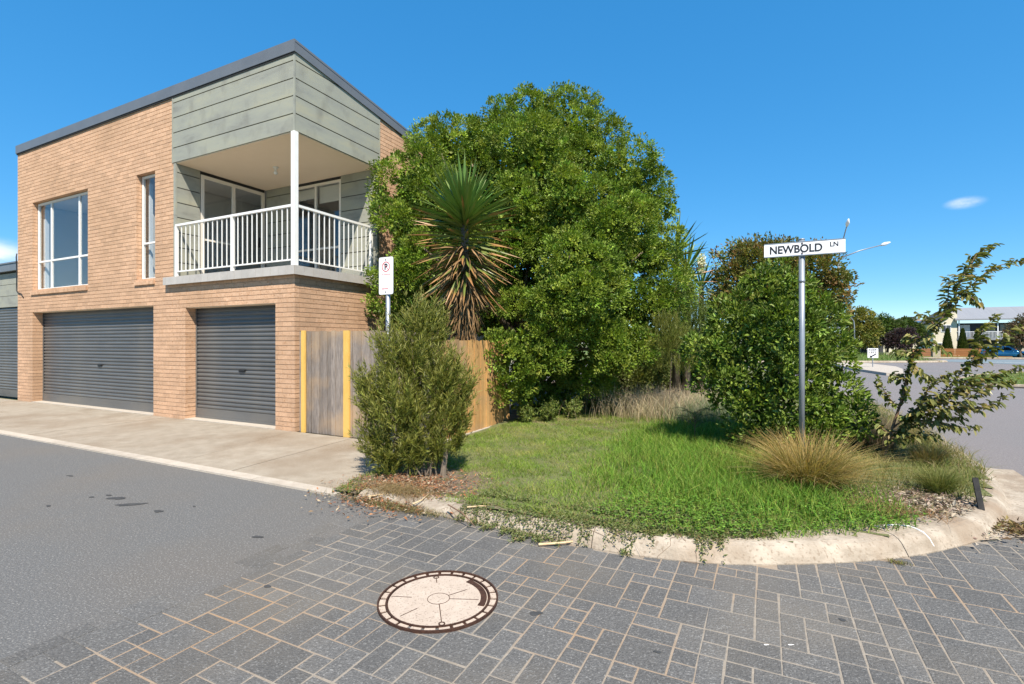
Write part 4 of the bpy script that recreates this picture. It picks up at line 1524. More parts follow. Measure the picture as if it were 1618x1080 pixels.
big_t = tree('broadleaf_tree', 'huge dense rounded green tree beside the brick house, taller than its roof', 'tree', big_sub, (0.35, 11.8, 0.05), 0.17, 6200, 34, 0.11, 0.054, 0.032,
     [(0.128, 0.198, 0.022), (0.180, 0.258, 0.032), (0.250, 0.322, 0.048), (0.085, 0.142, 0.017)], [3, 4, 3, 2], up=0.3, clump_tone=0.14, spread=.62, nw=(.95, .45), fill=60000, fill_scale=2.4, lobes_used=24, m='leaf_gloss', face=.75, fill_shell=(.30, .74), fill_lobes=big + lobes_at([(830, 480, 110, 12.2), (930, 470, 100, 12.2), (700, 400, 80, 12.0), (860, 330, 110, 12.6), (880, 590, 60, 11.6), (960, 380, 90, 12.2), (760, 320, 90, 12.4), (870, 250, 80, 12.9)]), shell=(.7, 1.08))

# ------------------------------------------------------------------ yuccas
def yucca_leaf_mesh(kind, seed):
    r_ = random.Random(seed)
    n = 7
    bend = {'green': r_.uniform(-.02, .10), 'mid': r_.uniform(.08, .22), 'dead': r_.uniform(.2, .5)}[kind]
    wid = {'green': .068, 'mid': .060, 'dead': .045}[kind]
    vs, fs = [], []
    tw = r_.uniform(-.5, .5) if kind == 'dead' else r_.uniform(-.1, .1)
    for i in range(n + 1):
        t = i / n
        w = wid * (0.55 + 1.3 * t - 1.85 * t * t) * .5 if t < .99 else .001
        c = Vector((0, t, -bend * t * t + (r_.uniform(-.01, .01) if kind == 'dead' else 0)))
        a = tw * t
        dx = Vector((math.cos(a), 0, math.sin(a)))
        vs += [c - dx * w + Vector((0, 0, w * .45)), c, c + dx * w + Vector((0, 0, w * .45))]
    for i in range(n):
        for k in range(2):
            fs.append((i * 3 + k, i * 3 + k + 1, (i + 1) * 3 + k + 1, (i + 1) * 3 + k))
    return MB().add(vs, fs).mesh('leaf', 'yucca_' + kind)


def yucca_mat(name, stops, rough=0.4):
    m, N, L, B = new_mat(name)
    tc = N.new('ShaderNodeTexCoord')
    sx = N.new('ShaderNodeSeparateXYZ'); L.new(tc.outputs['Object'], sx.inputs[0])
    nz = N.new('ShaderNodeTexNoise'); nz.inputs['Scale'].default_value = 6
    L.new(tc.outputs['Object'], nz.inputs['Vector'])
    oi = N.new('ShaderNodeObjectInfo')
    a = N.new('ShaderNodeMath'); a.operation = 'MULTIPLY_ADD'; a.inputs[1].default_value = 0.25
    L.new(nz.outputs['Fac'], a.inputs[0]); L.new(sx.outputs['Y'], a.inputs[2])
    b = N.new('ShaderNodeMath'); b.operation = 'MULTIPLY_ADD'; b.inputs[1].default_value = 0.25
    L.new(oi.outputs['Random'], b.inputs[0]); L.new(a.outputs[0], b.inputs[2])
    c = N.new('ShaderNodeMath'); c.operation = 'SUBTRACT'; c.inputs[1].default_value = 0.25
    L.new(b.outputs[0], c.inputs[0])
    rp = ramp(N, stops)
    L.new(c.outputs[0], rp.inputs['Fac'])
    L.new(rp.outputs['Color'], B.inputs['Base Color'])
    B.inputs['Roughness'].default_value = rough
    return m


M['yucca_green'] = yucca_mat('yucca leaf', [(0, (.17, .25, .045)), (.7, (.11, .21, .04)), (1.0, (.16, .20, .05))])
M['yucca_mid'] = yucca_mat('yucca leaf with dry tip', [(0, (.13, .16, .03)), (.55, (.12, .15, .03)), (.68, (.26, .14, .045)), (1.0, (.40, .19, .08))])
M['yucca_skirt'] = surf('dead yucca skirt', (.13, .075, .03), (.34, .21, .10), scale=9, rough=.85)
M['yucca_dead'] = yucca_mat('dead yucca leaf', [(0, (.10, .075, .03)), (.35, (.18, .10, .04)), (.7, (.30, .16, .065)), (1.0, (.46, .33, .20))], 0.8)


def yucca(name, label, base, zc, count, length, z_dead, group=None, trunk_r=.09, seed=1, dead=1.0, skirt=0):
    y = thing(name, label, 'yucca', None, group)
    base = Vector(base)
    MB().tube([base, base + Vector((.02, 0, (zc - base.z) * .5)), Vector((base.x, base.y, zc))], [trunk_r * 1.2, trunk_r, trunk_r * .7], 10).build('trunk', 'bark', y, smooth=True)
    metas = {k: [yucca_leaf_mesh(k, seed * 10 + i) for i in range(4)] for k in ('green', 'mid', 'dead')}
    r_ = random.Random(seed)
    for i in range(count):
        t = (i + .5) / count                  # 0 top .. 1 bottom
        if t < .55: kind = 'green'; el = 86 - (t / .55) ** .55 * 78
        elif t < .95: kind = 'mid'; el = 22 - (t - .55) / .40 * 58
        else: kind = 'dead'; el = -36 - (t - .95) / .05 * 40
        if kind != 'green' and r_.random() > dead: continue
        el = R(el + r_.uniform(-11, 11))
        az = i * 2.39996 + r_.uniform(-.25, .25)
        H_ = zc - z_dead
        z = zc + .06 - (.25 * t / .55 if t < .55 else .25 + (H_ - .25) * (t - .55) / .45 * (.50 if skirt else .93))
        d = Vector((math.cos(az) * math.cos(el), math.sin(az) * math.cos(el), math.sin(el)))
        p = Vector((base.x, base.y, z)) + Vector((math.cos(az), math.sin(az), 0)) * trunk_r * .6
        s_ = d.cross(Vector((0, 0, 1))).normalized()
        roll = r_.uniform(-.9, .9) if kind != 'green' else r_.uniform(-.5, .5)
        n_ = s_.cross(d)
        s_, n_ = s_ * math.cos(roll) + n_ * math.sin(roll), n_ * math.cos(roll) - s_ * math.sin(roll)
        L_ = length * r_.uniform(.85, 1.1) * {'green': 1.0, 'mid': 1.0, 'dead': .62}[kind]
        W_ = length * (r_.uniform(1.2, 1.5) if kind == 'green' else r_.uniform(1.0, 1.3))
        m4 = Matrix(((s_.x * W_, d.x * L_, n_.x * L_, p.x), (s_.y * W_, d.y * L_, n_.y * L_, p.y), (s_.z * W_, d.z * L_, n_.z * L_, p.z), (0, 0, 0, 1)))
        put('leaf', r_.choice(metas[kind]), y, m4)
    if skirt:
        mb = MB()
        for i in range(skirt):
            t = r_.random()
            el = R(-8 - 74 * t ** .8 + r_.uniform(-12, 12)); az = r_.uniform(0, 6.28)
            d = Vector((math.cos(az) * math.cos(el), math.sin(az) * math.cos(el), math.sin(el)))
            p = Vector((base.x, base.y, zc - .55 - (zc - z_dead - .45) * t)) + Vector((math.cos(az), math.sin(az), 0)) * trunk_r * .7
            s_ = d.cross(Vector((0, 0, 1))).normalized(); n_ = s_.cross(d)
            roll = r_.uniform(-1, 1)
            s_, n_ = s_ * math.cos(roll) + n_ * math.sin(roll), n_ * math.cos(roll) - s_ * math.sin(roll)
            L_ = length * r_.uniform(.62, .88) * (1 - .42 * t); W_ = length * r_.uniform(.7, 1.05)
            me = r_.choice(metas['dead'])
            k0 = len(mb.v)
            for v in me.vertices:
                c = v.co
                mb.v.append(tuple(p + s_ * c.x * W_ + d * c.y * L_ + n_ * c.z * L_))
            mb.f.extend([tuple(j + k0 for j in f.vertices) for f in me.polygons])
        mb.build('dead_leaf_skirt', 'yucca_skirt', y)['kind'] = 'stuff'
    return y


yucca('yucca_tree', 'tall yucca with green top and skirt of dead brown leaves above the orange fence', (-.82, 8.72, 0.05), 3.82, 300, .92, 1.58, seed=3, skirt=560)
yucca('young_yucca', 'small green yucca rosette between the narrow-leaved bush and tall yucca', (-1.52, 8.5, 0.05), 1.75, 34, 0.75, 1.55, seed=5, dead=.0)
for i, (px, py, Y, ln_) in enumerate(((1068, 395, 13.2, .95), (1084, 425, 13.0, .85))):
    p = at(px, py, Y)
    yucca('far_yucca', ('upper' if i == 0 else 'lower') + ' of two spiky yucca heads at the right edge of the big tree', (p.x, p.y, 0.05), p.z, 60, ln_, p.z - 1.1, 'yuccas behind the big tree', seed=21 + i)
p = at(1108, 452, 14.5)
yf = yucca('flowering_yucca', 'yucca with white flower spike between the big tree and autumn tree', (p.x, p.y, 0.05), p.z, 56, .85, p.z - .8, 'yuccas behind the big tree', seed=31)
n = 420
pp = np.array([p.x, p.y, p.z + .62]) + rand_unit(n) * np.array([.14, .14, .34]) * RNG.uniform(.3, 1, (n, 1))
leaf_obj('flower_spike', pp, rand_unit(n), rand_unit(n), .06, .05, palette(n, [(.75, .72, .60), (.68, .66, .52)]), parent=yf)

# ------------------------------------------------------------------ shrubs made of leafy twigs
def twiggy(lobes, twigs, twig_len, per, ln, wd, cols, weights=None, up=0.9, ang=0.55, tone=0.12, shell=(.35, 1.0), tipcol=None):
    p0, d0 = lobe_points(lobes, twigs, shell, -1)
    ax = norm(d0 * 0.55 + np.array([0, 0, up]) + rand_unit(twigs) * 0.35)
    tl = twig_len * RNG.uniform(.6, 1.25, (twigs, 1))
    start = p0 - ax * tl * .6
    k = np.repeat(np.arange(twigs), per)
    t = RNG.uniform(0.05, 1, (len(k), 1))
    P = start[k] + ax[k] * tl[k] * t
    D = norm(ax[k] * (1 - ang) + rand_unit(len(k)) * ang)
    C = palette(len(k), cols, weights) * (1 + RNG.normal(0, tone, (twigs, 1)))[k]
    if tipcol is not None:
        w_ = np.clip((t - .75) * 3, 0, 1)
        C = C * (1 - w_) + np.array(tipcol) * w_
    s_ = RNG.uniform(.7, 1.25, len(k))
    ok_ = P[:, 2] > .04
    return P[ok_], D[ok_], rand_unit(len(k))[ok_], (ln * s_)[ok_], (wd * s_)[ok_], C[ok_], start, ax, tl


bush = thing('narrow_leaved_bush', 'dark olive narrow-leaved bush at the driveway edge in front of the fence', 'bush')
bl_ = lobes_at([(598, 690, 34, 5.95), (604, 625, 42, 6.0), (645, 560, 58, 6.1), (668, 515, 38, 6.15), (702, 600, 46, 6.0), (640, 650, 55, 5.9), (718, 650, 32, 6.0), (690, 668, 30, 5.9), (733, 610, 18, 6.0), (618, 718, 28, 5.9), (576, 600, 16, 6.0), (655, 712, 24, 5.8), (692, 700, 24, 5.85), (716, 690, 18, 5.95)])
P, D, Nn, Ls, Ws, C, st, ax, tl = twiggy([(x_, y_, z_, a_ * .86, b_ * .86, c_ * .88) for x_, y_, z_, a_, b_, c_ in bl_], 1750, .36, 30, .072, .0095, [(.135, .155, .022), (.18, .195, .032), (.25, .255, .05), (.085, .10, .016)], [3, 3, 2, 2], up=1.0, ang=.42, tipcol=(.27, .26, .07), shell=(.3, 1.24))
o = leaf_obj('crown', P, D, Nn, Ls, Ws, C, parent=bush, shape='diamond', fold=.1); o['kind'] = 'stuff'
mb = MB()
b0 = Vector((-.80, 5.85, 0.03))
for i in range(22):
    j = random.randrange(len(st))
    e = Vector(st[j])
    b = b0 + Vector((random.uniform(-.42, .10), random.uniform(-.1, .12), 0))
    mid = b.lerp(e, .5) + Vector((random.uniform(-.06, .06), random.uniform(-.06, .06), .08))
    mb.tube([b, mid, e], [.008, .006, .002], 5)
mb.tube([b0, b0 + Vector((.02, .02, .35)), b0 + Vector((-.05, .08, .8))], [.032, .026, .014], 7)
mb.build('stems', 'bark', bush)['kind'] = 'stuff'

feather = thing('feathery_shrub', 'soft olive feathery shrub between the big tree and glossy shrub', 'shrub')
P, D, Nn, Ls, Ws, C, st, ax, tl = twiggy(lobes_at([(1060, 545, 36, 9.8), (1052, 520, 24, 9.9), (1078, 560, 26, 9.7), (1040, 560, 22, 9.8)]), 520, .34, 22, .09, .007, [(.15, .17, .03), (.115, .135, .025), (.19, .20, .045)], up=1.2, ang=.3)
o = leaf_obj('crown', P, D, Nn, Ls, Ws, C, parent=feather, fold=.1); o['kind'] = 'stuff'
MB().tube([(3.05, 9.85, .05), (3.08, 9.8, .9), (3.1, 9.8, 1.4)], [.014, .010, .005], 6).build('trunk', 'bark', feather)
feather2 = thing('needle_shrub', 'tall needle-leaved shrub below the far yuccas', 'shrub')
P, D, Nn, Ls, Ws, C, st, ax, tl = twiggy(lobes_at([(1092, 500, 34, 11.5), (1078, 470, 28, 11.8), (1108, 530, 30, 11.4), (1085, 540, 30, 11.4)]), 620, .4, 22, .10, .012, [(.12, .17, .035), (.15, .20, .05), (.10, .13, .03)], up=1.0, ang=.4)
o = leaf_obj('crown', P, D, Nn, Ls, Ws, C, parent=feather2, fold=.1); o['kind'] = 'stuff'
MB().tube([(4.0, 11.5, .05), (4.02, 11.5, 1.4)], [.018, .008], 6).build('trunk', 'bark', feather2)

# thicket behind the pale grass
for nm, lab, spec, bx in (('thicket_shrub', 'dull green thicket shrub behind the pale dry grass', [(985, 565, 34, 15), (1020, 575, 34, 15), (960, 590, 30, 15), (1005, 600, 30, 14.6)], 1000),
                          ('olive_thicket', 'olive thicket shrub behind the feathery and needle shrubs', [(1060, 560, 36, 16.5), (1100, 555, 36, 16.5), (1130, 570, 34, 16.5), (1085, 590, 34, 16), (1040, 590, 30, 16)], 1085)):
    L_ = lobes_at(spec)
    b_ = at(bx, 541, L_[0][1]); b_.z = .04
    tree(nm, lab, 'shrub', L_, b_, .05, 420, 30, .2, .075, .04, [(.12, .15, .035), (.16, .18, .05), (.09, .115, .03)], clump_tone=.15, fill=5000, fill_scale=2.2, zmin=.03)

# glossy shrub behind the street sign
vs_ = thing('glossy_shrub', 'large glossy green broad-leaved shrub behind the street sign pole', 'shrub')
vl = lobes_at([(1222, 456, 36, 7.3), (1168, 512, 38, 7.3), (1268, 492, 38, 7.3), (1142, 560, 44, 7.1), (1222, 560, 74, 6.9), (1288, 560, 44, 7.1), (1160, 612, 44, 6.9),
               (1240, 640, 58, 6.8), (1306, 640, 42, 6.8), (1342, 665, 30, 6.8), (1195, 660, 34, 6.7), (1280, 685, 38, 6.7), (1215, 424, 18, 7.4), (1120, 530, 18, 7.1), (1225, 500, 50, 7.2)])
arr = crown_leaves(sublobes(vl, 170, .16, (.7, 1.05)), 1700, 10, .075, .068, .030, [(.090, .145, .018), (.13, .195, .025), (.205, .275, .045), (.06, .10, .012)], [3, 3, 3, 2], up=.4, spread=.8, clump_tone=.15, fill=3600, fill_scale=1.5, zmin=.08, face=.7, fill_lobes=vl, shell=(.65, 1.1))
arr2 = leaf_objects(arr, 300, .46, [single_leaf_mat('glossy shrub leaf', (.08, .13, .018), (.21, .28, .046), rough=.42, spec=.4)], vs_)
o = leaf_obj('crown', *arr2, m='leaf_gloss', parent=vs_, shape='hex', fold=.2, droop=.12); o['kind'] = 'stuff'
limbs((3.75, 7.1, .06), vl, .05, 'stems', vs_, lobes_used=12, split=.2)

# autumn tree behind it
al = lobes_at([(1188, 412, 32, 14), (1160, 445, 34, 14), (1230, 412, 32, 14), (1288, 425, 36, 14), (1316, 458, 26, 14), (1306, 488, 26, 14), (1150, 480, 28, 14), (1135, 405, 10, 14), (1330, 440, 12, 14),
               (1255, 470, 45, 14.3), (1200, 480, 45, 14.3), (1165, 395, 12, 14), (1215, 392, 14, 14)])
tree('autumn_tree', 'russet and olive tree showing above the glossy shrub behind the street sign', 'tree', al, (7.6, 14.2, .05), .13, 620, 26, .22, .085, .05,
     [(.18, .16, .045), (.15, .17, .04), (.23, .145, .05), (.115, .15, .035)], [3, 3, 2, 3], clump_tone=.14, fill=4000)

# ------------------------------------------------------------------ arching sapling at the right
sap = thing('arching_sapling', 'young sapling with long arching leafy branches at the right edge of the verge', 'sapling')
SB = [[(1397, 724, 6.36), (1408, 682, 6.3), (1426, 627, 6.25), (1441, 568, 6.2), (1450, 548, 6.2), (1471, 523, 6.15), (1485, 509, 6.1), (1501, 481, 6.1), (1517, 465, 6.05), (1545, 442, 6.0), (1568, 423, 6.0), (1601, 414, 5.95), (1622, 411, 5.9)],
      [(1505, 476, 6.1), (1517, 446, 6.1), (1531, 423, 6.15), (1545, 400, 6.2), (1570, 386, 6.2)],
      [(1490, 500, 6.1), (1498, 470, 6.2), (1499, 438, 6.25)],
      [(1411, 676, 6.3), (1450, 645, 6.1), (1480, 628, 6.0), (1519, 588, 5.9), (1545, 555, 5.85), (1548, 535, 5.9), (1556, 515, 5.9), (1577, 498, 5.9)],
      [(1414, 672, 6.3), (1467, 640, 6.0), (1522, 615, 5.8), (1578, 590, 5.7), (1618, 578, 5.6)],
      [(1420, 665, 6.3), (1450, 652, 6.0), (1494, 646, 5.8), (1539, 646, 5.7), (1567, 638, 5.65), (1594, 622, 5.6)],
      [(1408, 690, 6.3), (1455, 665, 6.0), (1494, 671, 5.85), (1543, 677, 5.7)],
      [(1420, 645, 6.25), (1400, 622, 6.3), (1388, 598, 6.35)],
      [(1432, 600, 6.22), (1420, 590, 6.3), (1408, 600, 6.35)],
      [(1440, 575, 6.2), (1456, 590, 6.1), (1472, 600, 6.0)],
      [(1478, 516, 6.1), (1465, 500, 6.2), (1452, 497, 6.25)],
      [(1455, 543, 6.2), (1440, 530, 6.3), (1430, 538, 6.35)],
      [(1530, 575, 5.88), (1560, 560, 5.8), (1590, 530, 5.75), (1618, 515, 5.7)],
      [(1450, 650, 6.0), (1470, 610, 5.95), (1500, 590, 5.9)],
      [(1405, 690, 6.3), (1430, 670, 6.2), (1452, 640, 6.2), (1462, 620, 6.2)],
      [(1408, 688, 6.3), (1385, 668, 6.4), (1368, 640, 6.5)],
      [(1470, 640, 6.0), (1500, 628, 5.9), (1530, 600, 5.85), (1552, 590, 5.8)],
      [(1500, 645, 5.8), (1530, 630, 5.7), (1560, 610, 5.65), (1600, 600, 5.6)],
      [(1430, 668, 6.2), (1460, 655, 6.05), (1490, 655, 5.95), (1520, 660, 5.9)],
      [(1402, 700, 6.3), (1430, 690, 6.1), (1460, 685, 6.0), (1480, 690, 5.95)],
      [(1440, 560, 6.2), (1425, 552, 6.3), (1412, 560, 6.3)],
      [(1462, 535, 6.17), (1478, 545, 6.05), (1492, 556, 6.0)],
      [(1520, 462, 6.05), (1535, 470, 5.95), (1548, 480, 5.9)]]
LP, LD, LN_, LL, LW = [], [], [], [], []
mb = MB()
for bi, br in enumerate(SB):
    pts = catmull([at(*q) for q in br], .05)
    n = len(pts)
    r0 = .017 if bi == 0 else .0075
    mb.tube(pts, [r0 * (1 - .82 * i / (n - 1)) + .0012 for i in range(n)], 6)
    total = sum((pts[i + 1] - pts[i]).length for i in range(n - 1))
    s_, side_ = 0.0, 1
    start = .24 if bi == 0 else .12
    acc = 0
    for i in range(n - 1):
        seg = pts[i + 1] - pts[i]; acc += seg.length
        if acc / total < start: continue
        t = seg.normalized()
        for _ in range(random.choice((7, 8, 9, 10))):
            side_ = -side_
            lat = t.cross(Vector((0, 0, 1))).normalized()
            q = lat * side_ * random.uniform(.35, 1) + t * random.uniform(.15, .7) + Vector((0, 0, random.uniform(-.75, .1)))
            LP.append(tuple(pts[i] + seg * random.random() + Vector((random.gauss(0, .02), random.gauss(0, .03), random.gauss(0, .02))))); LD.append(tuple(q.normalized()))
            LN_.append(tuple(Vector((random.uniform(-.5, .5), random.uniform(-.6, .2), 1)).normalized()))
            l_ = random.uniform(.065, .115) * (1 if acc / total < .85 else .75)
            LL.append(l_); LW.append(l_ * .46)
mb.build('stem', 'twig', sap, smooth=True)
arrs = [np.array(a) for a in (LP, LD, LN_)] + [np.array(LL), np.array(LW), palette(len(LP), [(.15, .17, .045), (.21, .21, .065), (.11, .135, .035), (.30, .25, .09)], [3, 3, 2, 1])]
rest_ = leaf_objects(arrs, 300, .46, [single_leaf_mat('sapling leaf', (.11, .135, .035), (.26, .245, .08), rough=.4), single_leaf_mat('sapling leaf turning', (.15, .17, .045), (.33, .27, .09), rough=.4)], sap, droop=.22)
if len(rest_[0]):
    o = leaf_obj('further_leaves', *rest_, m='leaf_gloss', parent=sap, shape='hex', droop=.22); o['kind'] = 'stuff'
# ------------------------------------------------------------------ ground plants of the verge
def scatter(n, x0, x1, y0, y1, poly=None):
    xy = np.stack([RNG.uniform(x0, x1, n), RNG.uniform(y0, y1, n)], 1)
    ok_ = in_poly(xy, poly or verge_poly)
    return xy[ok_]


def near(xy, c, r):
    d = np.hypot((xy[:, 0] - c[0]) / r[0], (xy[:, 1] - c[1]) / r[1])
    return d


def bent_noise(xy, s):
    return hash_noise(xy[:, 0] * s + 3.1, xy[:, 1] * s - 1.7)


# mown lawn
xy = scatter(120000, 3.2, 7.9, -2.5, 4.6)
keep_ = (near(xy, (4.1, -1.75), (.75, .65)) > RNG.uniform(.75, 1.25, len(xy)))
xy = xy[keep_]
P = to_world(xy, verge_z(xy[:, 0], xy[:, 1]) - .004)
nn = (.6 * bent_noise(xy, 1.6) + .6 * bent_noise(xy, 4.1))[:, None] + RNG.normal(0, .35, (len(xy), 1))
c_a, c_b = palette(len(xy), [(.165, .245, .034), (.21, .285, .046), (.125, .20, .028)]), palette(len(xy), [(.31, .31, .10), (.25, .28, .065)])
C = np.where(nn > .28, c_b, c_a) * np.clip(1 + .22 * bent_noise(xy, 3.3), .7, 1.3)[:, None]
tall = np.clip((xy[:, 0] - 5.6) / 1.6, 0, 1) * np.clip((xy[:, 1] + 1.6) / .9, 0, 1)
lawn = blade_obj('lawn_grass', P, RNG.uniform(.022, .06, len(P)) * (1 + tall) * np.clip(1 + .55 * bent_noise(xy, 2.7), .4, 1.7), .006, RNG.uniform(.3, 1.3, len(P)), C, segs=1)
tag(lawn, 'short mown green lawn on the corner verge', 'grass', kind='stuff')

# lush uncut grass by the glossy shrub
xy = scatter(84000, 4.8, 8.6, -2.6, 5.5)
d = np.minimum(near(xy, (6.75, 1.0), (1.1, 2.6)), near(xy, (7.25, -1.15), (1.35, 1.1)))
xy = xy[d < RNG.uniform(.25, 1.25, len(xy))]
P = to_world(xy, verge_z(xy[:, 0], xy[:, 1]) - .004)
fr = np.clip((xy[:, 1] + 2.6) / 1.4, .5, 1)
lush = blade_obj('uncut_grass', P, RNG.uniform(.06, .25, len(P)) * fr, .0065, RNG.uniform(.2, 1.1, len(P)), palette(len(P), [(.12, .235, .026), (.165, .29, .036), (.085, .175, .02), (.24, .30, .06)], None, .2), segs=2)
tag(lush, 'lush bright green uncut grass in front of the glossy shrub', 'grass', kind='stuff')

# clover and broad weeds along the kerb
xy = scatter(30000, 6.2, 8.7, -2.4, -.5)
d = np.minimum(near(xy, (7.0, -1.85), (.8, .5)), near(xy, (8.15, -1.25), (.55, .42)))
xy = xy[d < RNG.uniform(.2, 1.35, len(xy))]
xy = np.repeat(xy[:2500], 3, 0)
P = to_world(xy, verge_z(xy[:, 0], xy[:, 1]) + np.repeat(RNG.uniform(.02, .085, len(xy) // 3), 3))
a = np.tile(np.array([0, 2.09, 4.19]), len(xy) // 3) + np.repeat(RNG.uniform(0, 6.28, len(xy) // 3), 3)
D = np.stack([np.cos(a), np.sin(a), RNG.uniform(-.1, .35, len(a))], 1)
Nn = norm(np.array([0, 0, 1.0]) + rand_unit(len(a)) * .45)
cl = leaf_obj('clover', P, D, Nn, RNG.uniform(.010, .021, len(a)), RNG.uniform(.009, .018, len(a)), palette(len(a), [(.12, .225, .026), (.165, .28, .038), (.09, .175, .02)], None, .2), shape='hex', fold=.1)
tag(cl, 'bright green clover and weeds along the inner edge of the kerb', 'weeds', kind='stuff')

# dull prostrate weed that spills over the kerb
ia, ib = [min(range(len(KP)), key=lambda i: (KP[i] - Vector((x_, y_, 0))).length) for x_, y_ in ((5.0, -2.48), (7.6, -2.2))]
pts, cols_ = [], []
hang = [(5.35, .35, -.06), (5.75, .45, -.12), (6.2, .25, .05), (6.55, .30, .02), (7.15, .22, .05), (5.1, .3, .02)]
for _ in range(15000):
    i = random.randint(ia, ib)
    tt = random.random()
    K_ = KP[i].lerp(KP[min(i + 1, len(KP) - 1)], tt)
    x_ = K_.x
    reach = .20
    for hx, hw, hr in hang:
        reach = min(reach, hr + abs(x_ - hx) / hw * .20 + .05 * math.sin(x_ * 37) + .03 * math.sin(x_ * 91))
    o_ = random.uniform(0, 1) ** 1.3 * .55 + reach - .03 + random.gauss(0, .025)
    if o_ < -.25 or o_ > .62: continue
    q = K_ + KN[i] * o_
    z = on_kerb(i, min(max(o_, 0.0), .36), 0).z if o_ > 0 else .012
    if o_ > .37: z = float(verge_z(q.x, q.y))
    w = loc(q.x, q.y, z + random.uniform(.004, .03))
    pts.append((w.x, w.y, w.z))
P = np.array(pts)
n = len(P)
wd_ = leaf_obj('creeping_weed', P, norm(rand_unit(n) * np.array([1, 1, .5])), norm(np.array([0, 0, 1.0]) + rand_unit(n) * .6), RNG.uniform(.014, .032, n), RNG.uniform(.008, .014, n),
               palette(n, [(.14, .17, .05), (.11, .145, .04), (.19, .20, .075), (.22, .16, .07)], [4, 3, 3, 1]))
tag(wd_, 'dull green creeping weed spilling over the kerb onto the pavers', 'weeds', kind='stuff')
mb = MB()
for _ in range(12):
    i = random.randint(ia, ib - 6)
    o_ = random.uniform(.15, .3)
    path = []
    j = i
    for s_ in range(7):
        oo = max(o_ - s_ * random.uniform(.025, .055), -.04)
        b = on_kerb(j, max(oo, 0.0), .006)
        q = KP[max(0, min(len(KP) - 1, j))] + KN[max(0, min(len(KP) - 1, j))] * oo
        path.append(loc(q.x, q.y, b.z + .004 if oo > 0 else .012))
        j += random.choice((-1, 0, 0, 1))
    mb.tube(path, [.0018, .0018, .0016, .0016, .0014, .001, .0008], 4)
o = mb.build('weed_runners', 'twig', wd_); o['kind'] = 'stuff'

# leaf litter under the narrow-leaved bush and on the kerb
def litter(name, label, n, c, r, cols, ln=(.02, .055), flat=.5):
    xy = np.stack([RNG.normal(c[0], r[0], n), RNG.normal(c[1], r[1], n)], 1)
    inside = in_poly(xy, verge_poly)
    z = np.where(inside, verge_z(xy[:, 0], xy[:, 1]) + .014, .03) + RNG.uniform(0, .018, n)
    P = to_world(xy, z)
    D = norm(rand_unit(n) * np.array([1, 1, .3])); Nn = norm(np.array([0, 0, 1.0]) + rand_unit(n) * flat)
    l_ = RNG.uniform(ln[0], ln[1], n)
    o = leaf_obj(name, P, D, Nn, l_, l_ * RNG.uniform(.15, .45, n), palette(n, cols), m='dry', fold=.3)
    return tag(o, label, 'litter', kind='stuff')


litter('leaf_litter', 'rusty dead leaves and bark scattered under the narrow-leaved bush', 3600, (4.1, -2.05), (.34, .30), [(.30, .13, .06), (.38, .19, .09), (.24, .15, .09), (.42, .33, .23), (.20, .09, .05)])
litter('bark_mulch', 'grey and brown bark mulch on bare soil near the kerb corner', 1500, (8.85, -.55), (.26, .24), [(.36, .29, .21), (.24, .18, .12), (.15, .11, .08), (.44, .38, .30)], (.02, .07))
litter('gutter_debris', 'brown clump of dead weed and leaves in the gutter beyond the kerb corner', 420, (9.42, -.62), (.11, .10), [(.20, .14, .06), (.15, .09, .05), (.24, .20, .08)], (.03, .08), 1.0)
# brown dried weed in the joint in front of the litter
def dry_tuft(name, label, n, c, r, h, cols, lean=(.6, 1.8), z=.01, cat='dead weed'):
    xy = np.stack([RNG.normal(c[0], r[0], n), RNG.normal(c[1], r[1], n)], 1)
    P = to_world(xy, np.full(n, z))
    o = blade_obj(name, P, RNG.uniform(h[0], h[1], n), .004, RNG.uniform(lean[0], lean[1], n), palette(n, cols), segs=2, m='dry')
    return tag(o, label, cat, kind='stuff')


dry_tuft('dead_weed', 'brown dried weed along the kerb below the leaf litter', 1500, (4.35, -2.46), (.36, .05), (.03, .09), [(.20, .145, .06), (.15, .11, .045), (.26, .20, .10), (.14, .15, .05)])
dry_tuft('dead_weed', 'brown dried weed lying over the low start of the kerb', 1300, (4.15, -2.2), (.22, .10), (.03, .10), [(.22, .155, .07), (.16, .12, .05), (.30, .22, .11)], (.8, 2.2), .07)
dry_tuft('gutter_weed', 'small green tuft growing in the kerb joint', 130, (8.36, -1.80), (.035, .02), (.015, .04), [(.14, .15, .04), (.18, .14, .06)])
dry_tuft('brown_weed', 'brown flattened dead weed on the soil behind the kerb', 420, (8.45, -.95), (.16, .10), (.06, .16), [(.30, .18, .09), (.24, .14, .07)], (1.0, 2.2), .14)


def tussock(name, label, c, n, r, h, lean, base_c, tip_c, w=.0045, segs=4, z=None, cat='grass tussock', group=None):
    a = RNG.uniform(0, 2 * math.pi, n)
    rr = r * np.sqrt(RNG.uniform(0, 1, n))
    P = np.stack([c[0] + rr * np.cos(a), c[1] + rr * np.sin(a), np.full(n, z if z is not None else .12)], 1)
    out = np.stack([np.cos(a) + RNG.normal(0, .5, n), np.sin(a) + RNG.normal(0, .5, n), np.zeros(n)], 1)
    o = blade_obj(name, P, RNG.uniform(h[0], h[1], n), w, RNG.uniform(lean[0], lean[1], n) * (.35 + .65 * rr / r), palette(n, base_c), segs=segs, tipc=palette(n, tip_c), spread_dir=out)
    return tag(o, label, cat, group)


